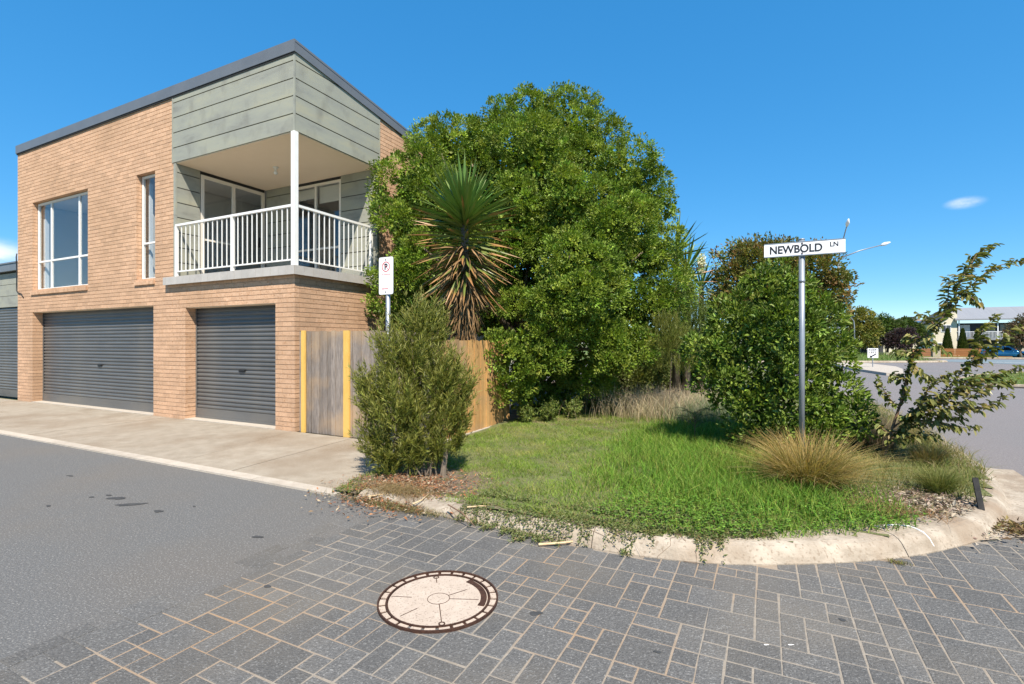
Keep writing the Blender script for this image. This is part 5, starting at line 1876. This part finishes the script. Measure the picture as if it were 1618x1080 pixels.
gt = loc(7.90, -.32)
tussock('golden_tussock', 'big straw-gold grass tussock at the foot of the street sign pole', (gt.x, gt.y), 2500, .27, (.30, .68), (.2, 1.8), [(.16, .15, .04), (.20, .165, .05), (.12, .125, .03)], [(.46, .29, .10), (.42, .31, .11), (.26, .23, .06), (.52, .37, .17)], w=.0058)
gt2 = loc(9.02, -.02)
tussock('green_tussock', 'small round green grass tussock near the kerb corner', (gt2.x, gt2.y), 900, .10, (.18, .34), (.3, 1.3), [(.11, .15, .03), (.09, .12, .025)], [(.17, .19, .05), (.22, .20, .07)], w=.0035, segs=3)
gt3 = loc(9.25, 1.35)
tussock('small_tussock', 'small brown-tipped tussock beside the sapling near the street kerb', (gt3.x, gt3.y), 600, .12, (.2, .38), (.3, 1.2), [(.10, .125, .03), (.13, .13, .035)], [(.25, .20, .08), (.30, .18, .09)], w=.0035, segs=3)
p_ = at(1374, 705, 7.0)
tussock('pink_grass', 'pinkish brown dry grass clump left of the sapling stem', (p_.x, p_.y), 1300, .30, (.35, .62), (.1, .7), [(.17, .13, .07), (.20, .15, .085)], [(.34, .25, .18), (.38, .29, .22)], w=.004, segs=3)
p_ = loc(9.3, 3.0)
tussock('street_tussock', 'dry straw clump on the verge edge by the street', (p_.x, p_.y), 1100, .35, (.2, .4), (.2, 1.0), [(.20, .19, .06), (.17, .15, .05)], [(.40, .30, .15), (.34, .28, .12)], w=.004, segs=3)

# rank mixed growth between tussock and sapling, pale dry grass at the back
xy = scatter(26000, 8.0, 9.75, -.9, 5.5)
xy = xy[near(xy, (8.85, -.5), (.38, .34)) > 1][:9000]
P = to_world(xy, verge_z(xy[:, 0], xy[:, 1]))
rg = blade_obj('rank_grass', P, RNG.uniform(.05, .20, len(P)), .0055, RNG.uniform(.3, 1.6, len(P)), palette(len(P), [(.15, .17, .05), (.19, .19, .06), (.26, .22, .09), (.10, .14, .03)]), segs=2)
tag(rg, 'mixed green and straw rank grass around the sapling', 'grass', kind='stuff')
n = 4200
P = np.stack([RNG.normal(3.15, .62, n), RNG.normal(10.3, .5, n), np.full(n, .10)], 1)
pg = blade_obj('pale_dry_grass', P, RNG.uniform(.25, .75, n), .006, RNG.uniform(.1, .8, n), palette(n, [(.26, .21, .11), (.32, .26, .15), (.22, .21, .08)]), tipc=palette(n, [(.48, .39, .27), (.42, .35, .22), (.55, .45, .33)]), segs=3, m='dry')
tag(pg, 'tall pale dry grass at the back of the verge beside the big tree', 'grass', kind='stuff')
n = 3200
P = np.stack([RNG.normal(3.95, .40, n), RNG.normal(9.6, .4, n), np.full(n, .10)], 1)
sg = blade_obj('silver_foliage', P, RNG.uniform(.25, .55, n), .011, RNG.uniform(.1, .8, n), palette(n, [(.20, .24, .14), (.26, .29, .19), (.17, .22, .10)]), segs=2)
tag(sg, 'grey-green silvery foliage between pale dry grass and glossy shrub', 'plant', kind='stuff')

ek = [i for i in range(len(KP)) if KP[i].y > .6 and KP[i].y < 9]
pts = []
for _ in range(2600):
    i = random.choice(ek); o_ = random.uniform(.10, .6)
    q = KP[i] + KN[i] * o_ + KT[i] * random.uniform(-.1, .1)
    w = loc(q.x, q.y, .13); pts.append((w.x, w.y, w.z))
P = np.array(pts)
ke = blade_obj('kerb_grass', P, RNG.uniform(.06, .24, len(P)), .006, RNG.uniform(.3, 1.8, len(P)), palette(len(P), [(.17, .18, .055), (.30, .25, .11), (.36, .28, .15), (.13, .16, .04)]), segs=2)
tag(ke, 'straw and green grass leaning over the street side kerb', 'grass', kind='stuff')

# fronded weed in the lush grass, and yellowish suckers at the foot of the big tree
fw = thing('fronded_weed', 'dark green feathery weed standing in the lush grass', 'weed')
fb = at(1098, 705, 7.4); fb.z = .1
mb = MB(); FP, FD = [], []
for i in range(11):
    a = i * 2.4
    d = Vector((math.cos(a), math.sin(a), 0))
    path = [fb + Vector((0, 0, .25 + .02 * i)) + d * .32 * t + Vector((0, 0, .34 * t - .26 * t * t)) for t in (0, .33, .66, 1)]
    mb.tube(path, [.004, .003, .002, .001], 4)
    for k in range(40):
        t = k / 40
        FP.append(tuple(fb + Vector((0, 0, .25 + .02 * i)) + d * .32 * t + Vector((0, 0, .34 * t - .26 * t * t))))
        sd_ = d.cross(Vector((0, 0, 1))) * (1 if k % 2 else -1) + d * .5 + Vector((0, 0, random.uniform(-.3, .2)))
        FD.append(tuple(sd_))
mb.tube([fb, fb + Vector((0, 0, .5))], [.008, .005], 5)
mb.build('stem', 'twig', fw)
n = len(FP)
leaf_obj('fronds', np.array(FP), np.array(FD), norm(np.array([0, 0, 1.0]) + rand_unit(n) * .3), RNG.uniform(.03, .06, n), .012, palette(n, [(.06, .12, .03), (.08, .15, .035)]), parent=fw)['kind'] = 'stuff'
for i, (px, py, Y, h_, c_) in enumerate(((832, 668, 9.4, .28, 'pale leafy sucker beside the end of the orange fence'), (868, 668, 9.5, .36, 'yellow-green leafy sucker below the middle of the big tree'), (905, 655, 9.9, .34, 'leafy sucker at the dark gap under the big tree'))):
    q = at(px, py, Y); q.z = .1
    t_ = thing('leafy_sucker', c_, 'plant', None, 'suckers under the big tree')
    lb = [(q.x, q.y, q.z + h_ * .6, h_ * .55, h_ * .5, h_ * .6)]
    P, D, Nn, Ls, Ws, C, st, ax, tl = twiggy(lb, 60, .22, 16, .05, .024, [(.17, .22, .045), (.22, .25, .07), (.13, .18, .035)], up=.9)
    leaf_obj('foliage', P, D, Nn, Ls, Ws, C, parent=t_)['kind'] = 'stuff'
    mb = MB()
    for s_ in range(6):
        mb.tube([q, q + Vector((random.uniform(-.12, .12), random.uniform(-.1, .1), h_ * .8))], [.006, .002], 5)
    mb.build('stems', 'twig', t_)

# fallen sticks and the broken edging board
def stick(label, pts, r0):
    mb = MB()
    pts = [Vector(p) for p in pts]
    n = len(pts)
    mb.tube(pts, [r0 * (1 - .4 * i / (n - 1)) for i in range(n)], 6)
    return tag(mb.build('fallen_stick', 'stick'), label, 'stick', 'sticks fallen along the kerb')


def gpt(px, py, z):
    Y = (1.6 - z) * F_PX / (py - CY)
    return ((px - CX) / F_PX * Y, Y, z)


stick('pale curved bark strip lying in the gutter in front of the lawn', [gpt(851, 860, .02), gpt(880, 858, .028), gpt(900, 856, .03), gpt(917, 852, .025)], .011)
stick('straight pale stick on the leaf litter at the kerb end', [gpt(582, 784, .055), gpt(602, 781, .062), gpt(622, 779, .06)], .009)
stick('pale forked stick lying across the verge edge below the bush', [gpt(652, 796, .07), gpt(666, 790, .085), gpt(677, 780, .085)], .008)
stick('pale twig on the lawn edge above the kerb', [gpt(738, 801, .11), gpt(760, 799, .12), gpt(784, 800, .115)], .007)
tag(MB().tube([gpt(708, 797, .13), gpt(730, 810, .12), gpt(742, 822, .08), gpt(750, 831, .03)], [.006, .006, .005, .004], 6).build('fallen_stick', 'twig'), 'dark bent twig hanging over the kerb face', 'stick', 'sticks fallen along the kerb')
tag(MB().tube([gpt(1003, 869, .012), gpt(1010, 874, .02), gpt(1018, 878, .012)], [.004, .005, .003], 6).build('fallen_stick', 'twig'), 'short dark twig in the gutter by the creeping weed', 'stick', 'sticks fallen along the kerb')
bd = MB().box(-.02, .02, -.05, .05, 0, .28).build('edging_board', 'dark_board')
p_ = loc(9.22, -.44, .11)
bd.matrix_world = Matrix.Translation(p_) @ Matrix.Rotation(-.7, 4, 'Z') @ Matrix.Rotation(R(-22), 4, 'X') @ Matrix.Rotation(R(-8), 4, 'Y')
tag(bd, 'short black broken edging board leaning on the kerb corner', 'board')
# ------------------------------------------------------------------ across the street
# near right verge
rv = MB()
rv.prism([(17.5, 18.5, -.06), (18.5, 17.3, -.06), (24, 15.2, -.06), (40, 13.5, -.06), (44, 26, -.06), (26, 25.5, -.06), (21.5, 23.4, -.06), (18.3, 20.6, -.06)], (0, 0, .17))
rv = struct(rv.build('far_verge', 'far_grass'))
MB().tube([(40, 13.4, .04), (24, 15.1, .04), (18.45, 17.2, .04), (17.4, 18.5, .04), (18.2, 20.7, .04), (21.5, 23.5, .04), (26, 25.6, .04)], .09, 8).build('kerb_edge', 'kerb', rv)

n = 9000
P = np.stack([RNG.uniform(17.6, 27, n), RNG.uniform(15.4, 25, n), np.full(n, .10)], 1)
P = P[in_poly(P, [(17.6, 18.5), (18.6, 17.4), (24, 15.3), (28, 15), (28, 25), (26, 25.3), (21.5, 23.2), (18.4, 20.5)])]
o = blade_obj('verge_grass', P, RNG.uniform(.06, .2, len(P)), .02, RNG.uniform(.2, 1.0, len(P)), palette(len(P), [(.13, .20, .035), (.18, .22, .055), (.26, .25, .10)]), segs=1, parent=rv)
o['kind'] = 'stuff'

# grassed verge left of the junction
fv = MB()
fv.add([(-20, 49, gz(49)), (20, 48.6, gz(48.6)), (38, 48.6, gz(48.6)), (43.2, 50.5, gz(50.5)), (45.2, 54, gz(54)), (47.5, 62, 0), (-20, 62, .35), (30, 62, .33), (38, 61, .28), (60, 90, .0), (-20, 90, .3)],
       [(0, 1, 7, 6), (1, 2, 8, 7), (2, 3, 4, 5), (2, 5, 8), (6, 7, 8, 5, 9, 10)])
fv = struct(fv.build('grassed_verge', 'far_grass'))
mb = MB()
kp = [(-20, 48.9), (20, 48.5), (38, 48.5), (41.5, 49.3), (43.5, 50.6), (45.4, 54), (47.8, 62)]
mb.tube([(x, y, gz(y) + .02) for x, y in kp], .17, 8)
mb.build('kerb_edge', 'kerb', fv)
n = 5200
P = np.stack([RNG.uniform(28, 46, n), RNG.uniform(49.2, 61, n), np.zeros(n)], 1)
P[:, 2] = gz(49) + (P[:, 1] - 49) / 13 * .72
P = P[P[:, 0] < 42 + (P[:, 1] - 49) * .4]
o = blade_obj('verge_grass', P, RNG.uniform(.12, .34, len(P)), .05, RNG.uniform(.1, .8, len(P)), palette(len(P), [(.11, .19, .03), (.15, .21, .05), (.22, .22, .09)]), segs=1, parent=fv)
o['kind'] = 'stuff'
# verge by the far fence, where the car stands
fv2 = MB()
fv2.add([(56, 66.5, gz(66.5)), (62, 65, gz(65)), (72, 61, gz(61)), (86, 54, gz(54)), (100, 50, gz(50)), (120, 60, gz(60)), (90, 120, gz(120)), (40, 120, gz(120)), (49, 70, gz(70))], [tuple(range(9))])
fv2 = struct(fv2.build('lawn_strip', 'far_grass')); fv2.location.z = .05
MB().tube([(49, 70, gz(70) + .02), (56, 66.5, gz(66.5) + .02), (62, 65, gz(65) + .02), (72, 61, gz(61) + .02), (86, 54, gz(54) + .02)], .14, 8).build('kerb_edge', 'kerb', fv2)

# traffic island with its sign
isl = MB().prism([(x, y, gz(y) - .03) for x, y in [(27.3, 43.5), (21.9, 32.7), (19.0, 25.6), (19.7, 25.4), (23.7, 30.6), (26.5, 34.8), (30.0, 42.5)]], (0, 0, .16))
isl = struct(isl.build('traffic_island', 'edging'))
ks = thing('keep_left_sign', 'white keep left sign with diagonal arrow on the concrete traffic island', 'traffic sign', Matrix.Translation((24.1, 33.7, gz(33.7) + .12)) @ Matrix.Rotation(R(-20), 4, 'Z'))
MB().tube([(0, 0, 0), (0, 0, .80)], .028, 10).build('pole', 'steel', ks)
kpz = MB().prism(round_rect(-.30, .30, .62, 1.26, .03, -.04), (0, .006, 0)).build('plate', 'sign_white', ks)
put('lettering', fit(text_mesh('KEEP', .2, 'sign_black', .0006, .004), .42, .13), kpz, Matrix.Translation((0, -.042, 1.155)) @ UPR)
put('lettering', fit(text_mesh('LEFT', .2, 'sign_black', .0006, .004), .42, .13), kpz, Matrix.Translation((0, -.042, .98)) @ UPR)
ar = MB().box(-.13, .20, -.0425, -.041, -.04, .04).prism([(-.24, -.0425, 0), (-.10, -.0425, -.10), (-.10, -.0425, .10)], (0, .0015, 0)).build('arrow', 'sign_black', kpz)
ar.matrix_local = Matrix.Translation((0, 0, .77)) @ Matrix.Rotation(R(-32), 4, 'Y')

# street lights
sl = thing('street_light', 'tall grey street light with two outreach arms behind the street sign', 'street light')
p_ = at(1325, 560, 46)
bz_ = gz(46)
MB().tube([(p_.x, 46, bz_), (p_.x, 46, 9.3)], [.15, .09], 12).build('column', 'steel', sl, smooth=True)
for (ex, ey), Y in (((1392, 387), 45.5), ((1338, 357), 43.0)):
    e = at(ex, ey, Y)
    s_ = Vector((p_.x, 46, 9.25))
    mid = s_.lerp(e, .5) + Vector((0, 0, .12))
    MB().tube([s_, mid, e], [.06, .05, .045], 8).build('arm', 'steel', sl, smooth=True)
    d = (e - s_).normalized()
    MB().tube([e, e + d * .35, e + d * .8], [.09, .16, .05], 8).build('lamp_head', 'sign_white', sl, smooth=True)
sl2 = thing('curved_street_light', 'slim street light with curved arm in front of the far trees', 'street light')
b = at(1350, 559, 58)
mb = MB().tube([(b.x, 58, .1), (b.x, 58, at(1350, 516, 58).z), at(1349, 507, 58), at(1345, 502, 58), at(1336, 500.5, 58), at(1327, 500, 58)], [.07, .055, .05, .045, .04, .04], 8)
mb.build('column', 'steel', sl2, smooth=True)
e = at(1327, 500, 58)
MB().tube([e, e + Vector((-.5, 0, 0)), e + Vector((-.9, 0, -.02))], [.06, .13, .05], 8).build('lamp_head', 'steel', sl2, smooth=True)

# far trees
OL = [(.17, .17, .035), (.13, .15, .03), (.21, .19, .04)]
GR = [(.085, .13, .03), (.11, .16, .035), (.065, .10, .024)]


def far_tree(label, spec, trunk_px, Y, cols, ln=.26, clumps=150, per=22, name='verge_tree', base_z=None):
    L_ = lobes_at(spec)
    b = at(trunk_px, 541, Y); b.z = gz(Y) if base_z is None else base_z
    return tree(name, label, 'tree', L_, b, .16, clumps, per, .5, ln, ln * .6, cols, group='trees across the street', clump_tone=.16, fill=900, fill_scale=2.0, lobes_used=7, zmin=.3)


far_tree('yellow-olive tree beside the curved street light across the street', [(1345, 515, 16, 63), (1362, 512, 18, 63), (1352, 530, 18, 63), (1375, 522, 14, 63), (1335, 530, 12, 63), (1370, 498, 9, 63), (1355, 500, 12, 63), (1340, 545, 10, 63), (1372, 538, 12, 63)], 1344, 63, OL, base_z=.3)
far_tree('green spreading tree right of the curved street light', [(1395, 515, 15, 66), (1410, 520, 14, 66), (1388, 530, 13, 66), (1405, 532, 14, 66), (1420, 518, 10, 66)], 1402, 66, GR, base_z=.3)
far_tree('dark purple-leaved tree across the street left of the cream house', [(1418, 535, 12, 64), (1430, 528, 10, 64), (1408, 540, 10, 64), (1440, 535, 9, 64), (1428, 543, 10, 64)], 1424, 64, [(.055, .035, .045), (.075, .045, .055), (.045, .035, .035)], base_z=.3, ln=.22)
far_tree('green tree standing behind the purple tree', [(1432, 515, 12, 76), (1445, 525, 12, 76), (1455, 530, 10, 76)], 1440, 76, GR, base_z=.2)
far_tree('reddish brown tree in front of the far house balcony', [(1607, 522, 13, 66), (1620, 512, 14, 66), (1612, 538, 12, 66), (1596, 530, 8, 66), (1628, 530, 14, 66)], 1612, 66, [(.14, .085, .05), (.17, .11, .06), (.10, .09, .04)], ln=.2, clumps=90)
far_tree('dark green tree hidden low behind the glossy shrub', [(1310, 520, 22, 70), (1290, 525, 24, 70), (1325, 535, 18, 70), (1270, 520, 26, 70)], 1300, 70, GR, base_z=.3)
far_tree('dark bushy tree left of the two-armed street light', [(1150, 530, 30, 70), (1190, 525, 30, 70), (1110, 530, 30, 70)], 1150, 70, GR, base_z=.3)


# cream house across the street, aligned with the lane
M['cream_wall'] = surf('cream render', (.62, .55, .42), (.67, .60, .47), scale=1, rough=.9)
M['far_roof'] = surf('pale grey steel roof', (.22, .225, .24), (.25, .255, .27), scale=.5, rough=.5, stretch=(8, .2, 1))
M['dark_wall'] = surf('charcoal wall', (.055, .058, .065), (.075, .078, .085), scale=1)
M['slat_fence'] = surf('stained timber slat', (.26, .10, .035), (.36, .15, .055), scale=3, rough=.7, rnd=.15, stretch=(.3, 1, 4))
M['pillar'] = surf('tan stone pillar', (.36, .29, .22), (.46, .39, .31), scale=3, rough=.9)
M['far_glass'] = surf('dark far window', (.03, .035, .045), (.05, .055, .065), rough=.08, spec=.8)
c0 = at(1509, 541, 84); c0.z = 0
HF = Matrix.Translation((c0.x, c0.y, gz(84))) @ Matrix.Rotation(ANG, 4, 'Z')
fh = thing('balcony_house', 'two storey cream house with long grey roof and white balcony rail across the street', 'house', HF)
MB().box(-2.9, 0.2, -.3, 9, 0, 5.55).prism([(-2.9, -.3, 5.551), (.2, -.3, 5.551), (.2, -.3, 7.3), (-.2, -.3, 7.4)], (0, 9, 0)).build('wall', 'cream_wall', fh)
MB().box(.201, 30, 1.8, 9, 0, 5.6).build('recessed_wall', 'dark_wall', fh)
rf_ = MB().prism([(-3.2, -1.2, 5.5), (-.3, -1.2, 7.75), (-.3, -1.2, 7.95), (-3.5, -1.2, 5.55)], (0, 10.5, 0)).build('gable_roof', 'dark_wall', fh)
MB().prism([(-.2, -.9, 6.10), (31, -.9, 6.10), (31, 5.0, 8.25), (-.2, 5.0, 8.25)], (0, 0, .12)).build('roof', 'far_roof', fh)
MB().box(-.2, 31, -1.0, -.91, 5.98, 6.15).build('gutter', 'far_roof', fh)
fl = MB().box(.21, 30, -.4, 1.79, 2.75, 3.15).build('balcony_floor', 'far_roof', fh)
MB().box(.21, 30, -.42, -.36, 4.10, 4.17).build('handrail', 'sign_white', fl)
bme = MB().box(-.02, .02, -.41, -.37, 3.15, 4.10).mesh('baluster', 'sign_white')
for i in range(90):
    put('baluster', bme, fl, Matrix.Translation((.35 + i * .17, 0, 0)))
for x in (.35, 5.2, 10.0, 14.8):
    MB().box(x, x + .12, -.45, -.33, 0, 6.0).build('balcony_post', 'sign_white', fh)
for x0, x1, z0, z1, m_ in ((1.0, 2.4, 3.2, 5.3, 'curtain'), (4.1, 5.6, 3.2, 5.1, 'pillar'), (6.2, 7.6, 3.2, 5.3, 'far_glass'), (9.5, 11.0, 3.2, 5.3, 'far_glass'), (11.8, 13.4, 3.2, 5.4, 'cream_wall')):
    MB().box(x0, x1, 1.74, 1.795, z0, z1).build('balcony_door', m_, fh)
for x0, x1, z0, z1 in ((-1.9, -.6, 4.1, 5.3), (-2.4, -1.2, .9, 2.3)):
    w_ = MB().box(x0, x1, -.36, -.305, z0, z1).build('window', 'sign_white', fh)
    MB().box(x0 + .08, (x0 + x1) / 2 - .03, -.372, -.361, z0 + .08, z1 - .08).build('pane', 'far_glass', w_)
    MB().box((x0 + x1) / 2 + .03, x1 - .08, -.372, -.361, z0 + .08, z1 - .08).build('pane', 'far_glass', w_)

# slat fence and pillars before it
c1 = at(1480, 541, 79)
SF = Matrix.Translation((c1.x, c1.y, gz(79))) @ Matrix.Rotation(ANG, 4, 'Z')
sf = thing('slat_fence', 'low stained horizontal slat fence with stone pillars before the cream house', 'fence', SF)
for x in (-.5, -5.2, 9.6):
    MB().box(x, x + .95, -.15, .45, 0, 1.5).box(x - .06, x + 1.01, -.2, .5, 1.501, 1.58).build('pillar', 'pillar', sf)
for i in range(7):
    for a, b in ((.5, 9.55), (-4.2, -.55), (10.6, 20)):
        MB().box(a, b, .10, .13, .12 + i * .18, .12 + i * .18 + .15).build('slat', 'slat_fence', sf)
for x in (2.5, 4.8, 7.1, -2.3):
    MB().box(x, x + .1, .131, .2, 0, 1.4).build('post', 'dark_wall', sf)

# three clipped conifers
for px, lab in ((1497, 'leftmost of three clipped conifers, against the cream wall'), (1521, 'middle of three clipped conifers before the far balcony'), (1545, 'rightmost of three clipped conifers before the far balcony')):
    q = at(px, 541, 81.5); q.z = gz(81.5)
    t_ = thing('clipped_conifer', lab, 'conifer', None, 'clipped conifers behind the slat fence')
    MB().tube([q, q + Vector((0, 0, 4.2))], [.12, .02], 7).build('trunk', 'bark', t_)
    n = 3400
    t = RNG.uniform(0, 1, n) ** 1.25
    a = RNG.uniform(0, 6.28, n)
    rr = (.78 * (1 - t) ** .75 + .03) * RNG.uniform(.75, 1.04, n)
    P = np.stack([q.x + rr * np.cos(a), q.y + rr * np.sin(a), q.z + .2 + 4.3 * t], 1)
    D = norm(np.stack([np.cos(a) * .5, np.sin(a) * .5, np.full(n, 1.0)], 1) + rand_unit(n) * .3)
    leaf_obj('crown', P, D, norm(np.stack([np.cos(a), np.sin(a), np.full(n, .2)], 1)), .25, .12, palette(n, [(.06, .085, .015), (.085, .11, .02), (.045, .065, .012)]), parent=t_)['kind'] = 'stuff'

# roofs and a pergola under the far trees
c2 = at(1402, 541, 105)
ph = thing('brown_roof_house', 'house with brown tiled roof and blue panels showing above the far trees', 'house', Matrix.Translation((c2.x, c2.y, gz(105))) @ Matrix.Rotation(ANG, 4, 'Z'))
M['tile_roof'] = surf('brown roof tile', (.20, .145, .115), (.27, .20, .16), scale=3)
M['solar'] = surf('blue solar panel', (.05, .10, .17), (.07, .13, .21), rough=.25, spec=.7)
MB().box(-1, 9, 0, 8, 0, 6.0).build('wall', 'cream_wall', ph)
MB().add([(-1.6, -.6, 6.0), (9.6, -.6, 6.0), (9.6, 8.6, 6.0), (-1.6, 8.6, 6.0), (2.2, 4, 7.6), (5.8, 4, 7.6)], [(0, 1, 5, 4), (1, 2, 5), (2, 3, 4, 5), (3, 0, 4), (0, 3, 2, 1)]).build('roof', 'tile_roof', ph)
MB().prism([(4.2, -.55, 6.10), (9.2, -.55, 6.10), (7.4, 1.9, 6.95), (4.6, 1.9, 6.95)], (0, -.05, .10)).build('solar_panel', 'solar', ph)
MB().box(3.2, 5.6, 3.4, 4.6, 7.3, 8.0).build('chimney', 'dark_wall', ph)
c3 = at(1359, 541, 70)
pe = thing('pergola', 'dark low pergola with pale posts under the far trees', 'pergola', Matrix.Translation((c3.x, c3.y, .3)) @ Matrix.Rotation(ANG, 4, 'Z'))
MB().box(0, 3.1, 0, 3, 1.35, 1.5).build('roof', 'far_roof', pe)
MB().box(0, 3.1, 2.8, 3.0, -.6, 1.34).build('back_wall', 'dark_wall', pe)
for i in range(5):
    MB().box(.05 + i * .7, .13 + i * .7, .05, .13, -.6, 1.35).build('post', 'pillar', pe)

# parked blue car
M['car_blue'] = surf('metallic blue car paint', (.10, .42, .74), (.11, .44, .77), rough=.22, spec=.6, metal=.15)
M['car_glass'] = surf('tinted car glass', (.012, .015, .018), (.018, .02, .024), rough=.04, spec=.9)
M['tyre'] = surf('tyre rubber', (.018, .018, .018), (.026, .026, .026), rough=.9)
M['car_trim'] = surf('black car trim', (.02, .02, .021), (.03, .03, .031), rough=.6)
M['tail'] = surf('red tail lamp', (.42, .02, .02), (.5, .03, .03), rough=.2)
c4 = at(1553, 541, 69.5)
car = thing('parked_car', 'bright blue parked sport utility car on the grass edge across the street', 'car', Matrix.Translation((c4.x, c4.y - .0, gz(69.5) + .06)) @ Matrix.Rotation(ANG, 4, 'Z'))


def car_loft(sections, m, name, smooth=True):
    """Sections along the car: x, half width, list of (z, inset)."""
    vs, fs = [], []
    for x, hw, pr in sections:
        ring_ = [(x, -hw + ins, z) for z, ins in pr] + [(x, hw - ins, z) for z, ins in reversed(pr)]
        vs += ring_
    n = len(sections[0][2]) * 2
    for i in range(len(sections) - 1):
        for k in range(n):
            fs.append((i * n + k, i * n + (k + 1) % n, (i + 1) * n + (k + 1) % n, (i + 1) * n + k))
    fs.append(tuple(range(n))); fs.append(tuple((len(sections) - 1) * n + k for k in range(n))[::-1])
    return MB().add(vs, fs).build(name, m, car, smooth=smooth)


def pr(zb, zt, ins=.10):
    return [(zb, .10), (zb + .08, .02), ((zb + zt) / 2, 0), (zt - .06, .03), (zt, ins)]


car_loft([(0, .80, pr(.45, 1.00)), (.12, .88, pr(.32, 1.06)), (.6, .92, pr(.28, 1.08)), (1.4, .93, pr(.26, 1.06)), (2.6, .93, pr(.26, 1.03)), (3.3, .92, pr(.26, 1.00)), (4.0, .90, pr(.28, .95)), (4.45, .84, pr(.33, .84)), (4.6, .74, pr(.42, .72))], 'car_blue', 'body')
cab_ = [(0.08, .72, [(1.06, 0), (1.1, .01), (1.14, .02), (1.16, .03), (1.18, .04)]), (.35, .80, [(1.07, 0), (1.22, .03), (1.38, .08), (1.52, .14), (1.56, .2)]), (.9, .83, [(1.07, 0), (1.25, .03), (1.42, .08), (1.58, .14), (1.64, .24)]),
        (1.9, .84, [(1.05, 0), (1.25, .03), (1.43, .08), (1.6, .14), (1.66, .24)]), (2.6, .82, [(1.03, 0), (1.2, .03), (1.35, .08), (1.5, .15), (1.57, .24)]), (3.4, .74, [(1.0, 0), (1.01, .01), (1.02, .02), (1.03, .03), (1.04, .04)])]
car_loft(cab_, 'car_blue', 'cabin')
for s_ in (-1, 1):
    for x0, x1, t0, t1 in ((.42, .78, .40, .76), (.84, 1.62, .86, 1.62), (1.70, 2.95, 1.70, 2.42)):
        y0, y1 = .845, .725
        pts = [(x0, s_ * y0, 1.09), (x1, s_ * y0, 1.07), (t1, s_ * y1, 1.50), (t0, s_ * y1, 1.50)]
        MB().prism(pts, (0, s_ * .012, 0)).build('side_window', 'car_glass', car)
    MB().box(4.25, 4.5, s_ * .62 - .16, s_ * .62 + .16, .70, .82).build('headlight', 'sign_white', car)
    MB().box(-.01, .12, s_ * .70 - .14, s_ * .70 + .14, .86, 1.0).build('tail_light', 'tail', car)
    MB().box(2.62, 2.8, s_ * .98 - .1, s_ * .98 + .1, 1.05, 1.2).build('wing_mirror', 'car_blue', car)
    for x in (.85, 3.65):
        wh = bpy.data.objects.new('wheel', None); col.objects.link(wh); wh.parent = car
        wh.location = (x, s_ * .80, .34)
        MB().tube([(0, -.11, 0), (0, .11, 0)], .34, 24).build('tyre', 'tyre', wh, smooth=False)
        MB().tube([(0, -.125, 0), (0, .125, 0)], .21, 20).build('rim', 'steel', wh)
        MB().tube([(0, s_ * .10 - .002, 0), (0, s_ * .135, 0)], .06, 10).build('hub', 'car_trim', wh)
        ring_arch = MB()
        for i in range(10):
            a, b = math.pi * i / 10, math.pi * (i + 1) / 10
            ring_arch.prism([(x - wh.location.x + r * math.cos(t), s_ * .125, r * math.sin(t)) for r, t in ((.36, a), (.43, a), (.43, b), (.36, b))], (0, s_ * .012, 0))
        ring_arch.build('wheel_arch', 'car_trim', wh)
MB().prism([(2.62, -.62, 1.54), (3.33, -.66, 1.07), (3.33, .66, 1.07), (2.62, .62, 1.54)], (.012, 0, .018)).build('windscreen', 'car_glass', car)
MB().prism([(.10, -.60, 1.14), (.36, -.58, 1.50), (.36, .58, 1.50), (.10, .60, 1.14)], (-.012, 0, .01)).build('rear_window', 'car_glass', car)
MB().box(4.52, 4.615, -.5, .5, .42, .66).build('grille', 'car_trim', car)
for s_ in (-1, 1):
    MB().box(.8, 2.3, s_ * .62 - .02, s_ * .62 + .02, 1.66, 1.70).build('roof_rail', 'car_trim', car)
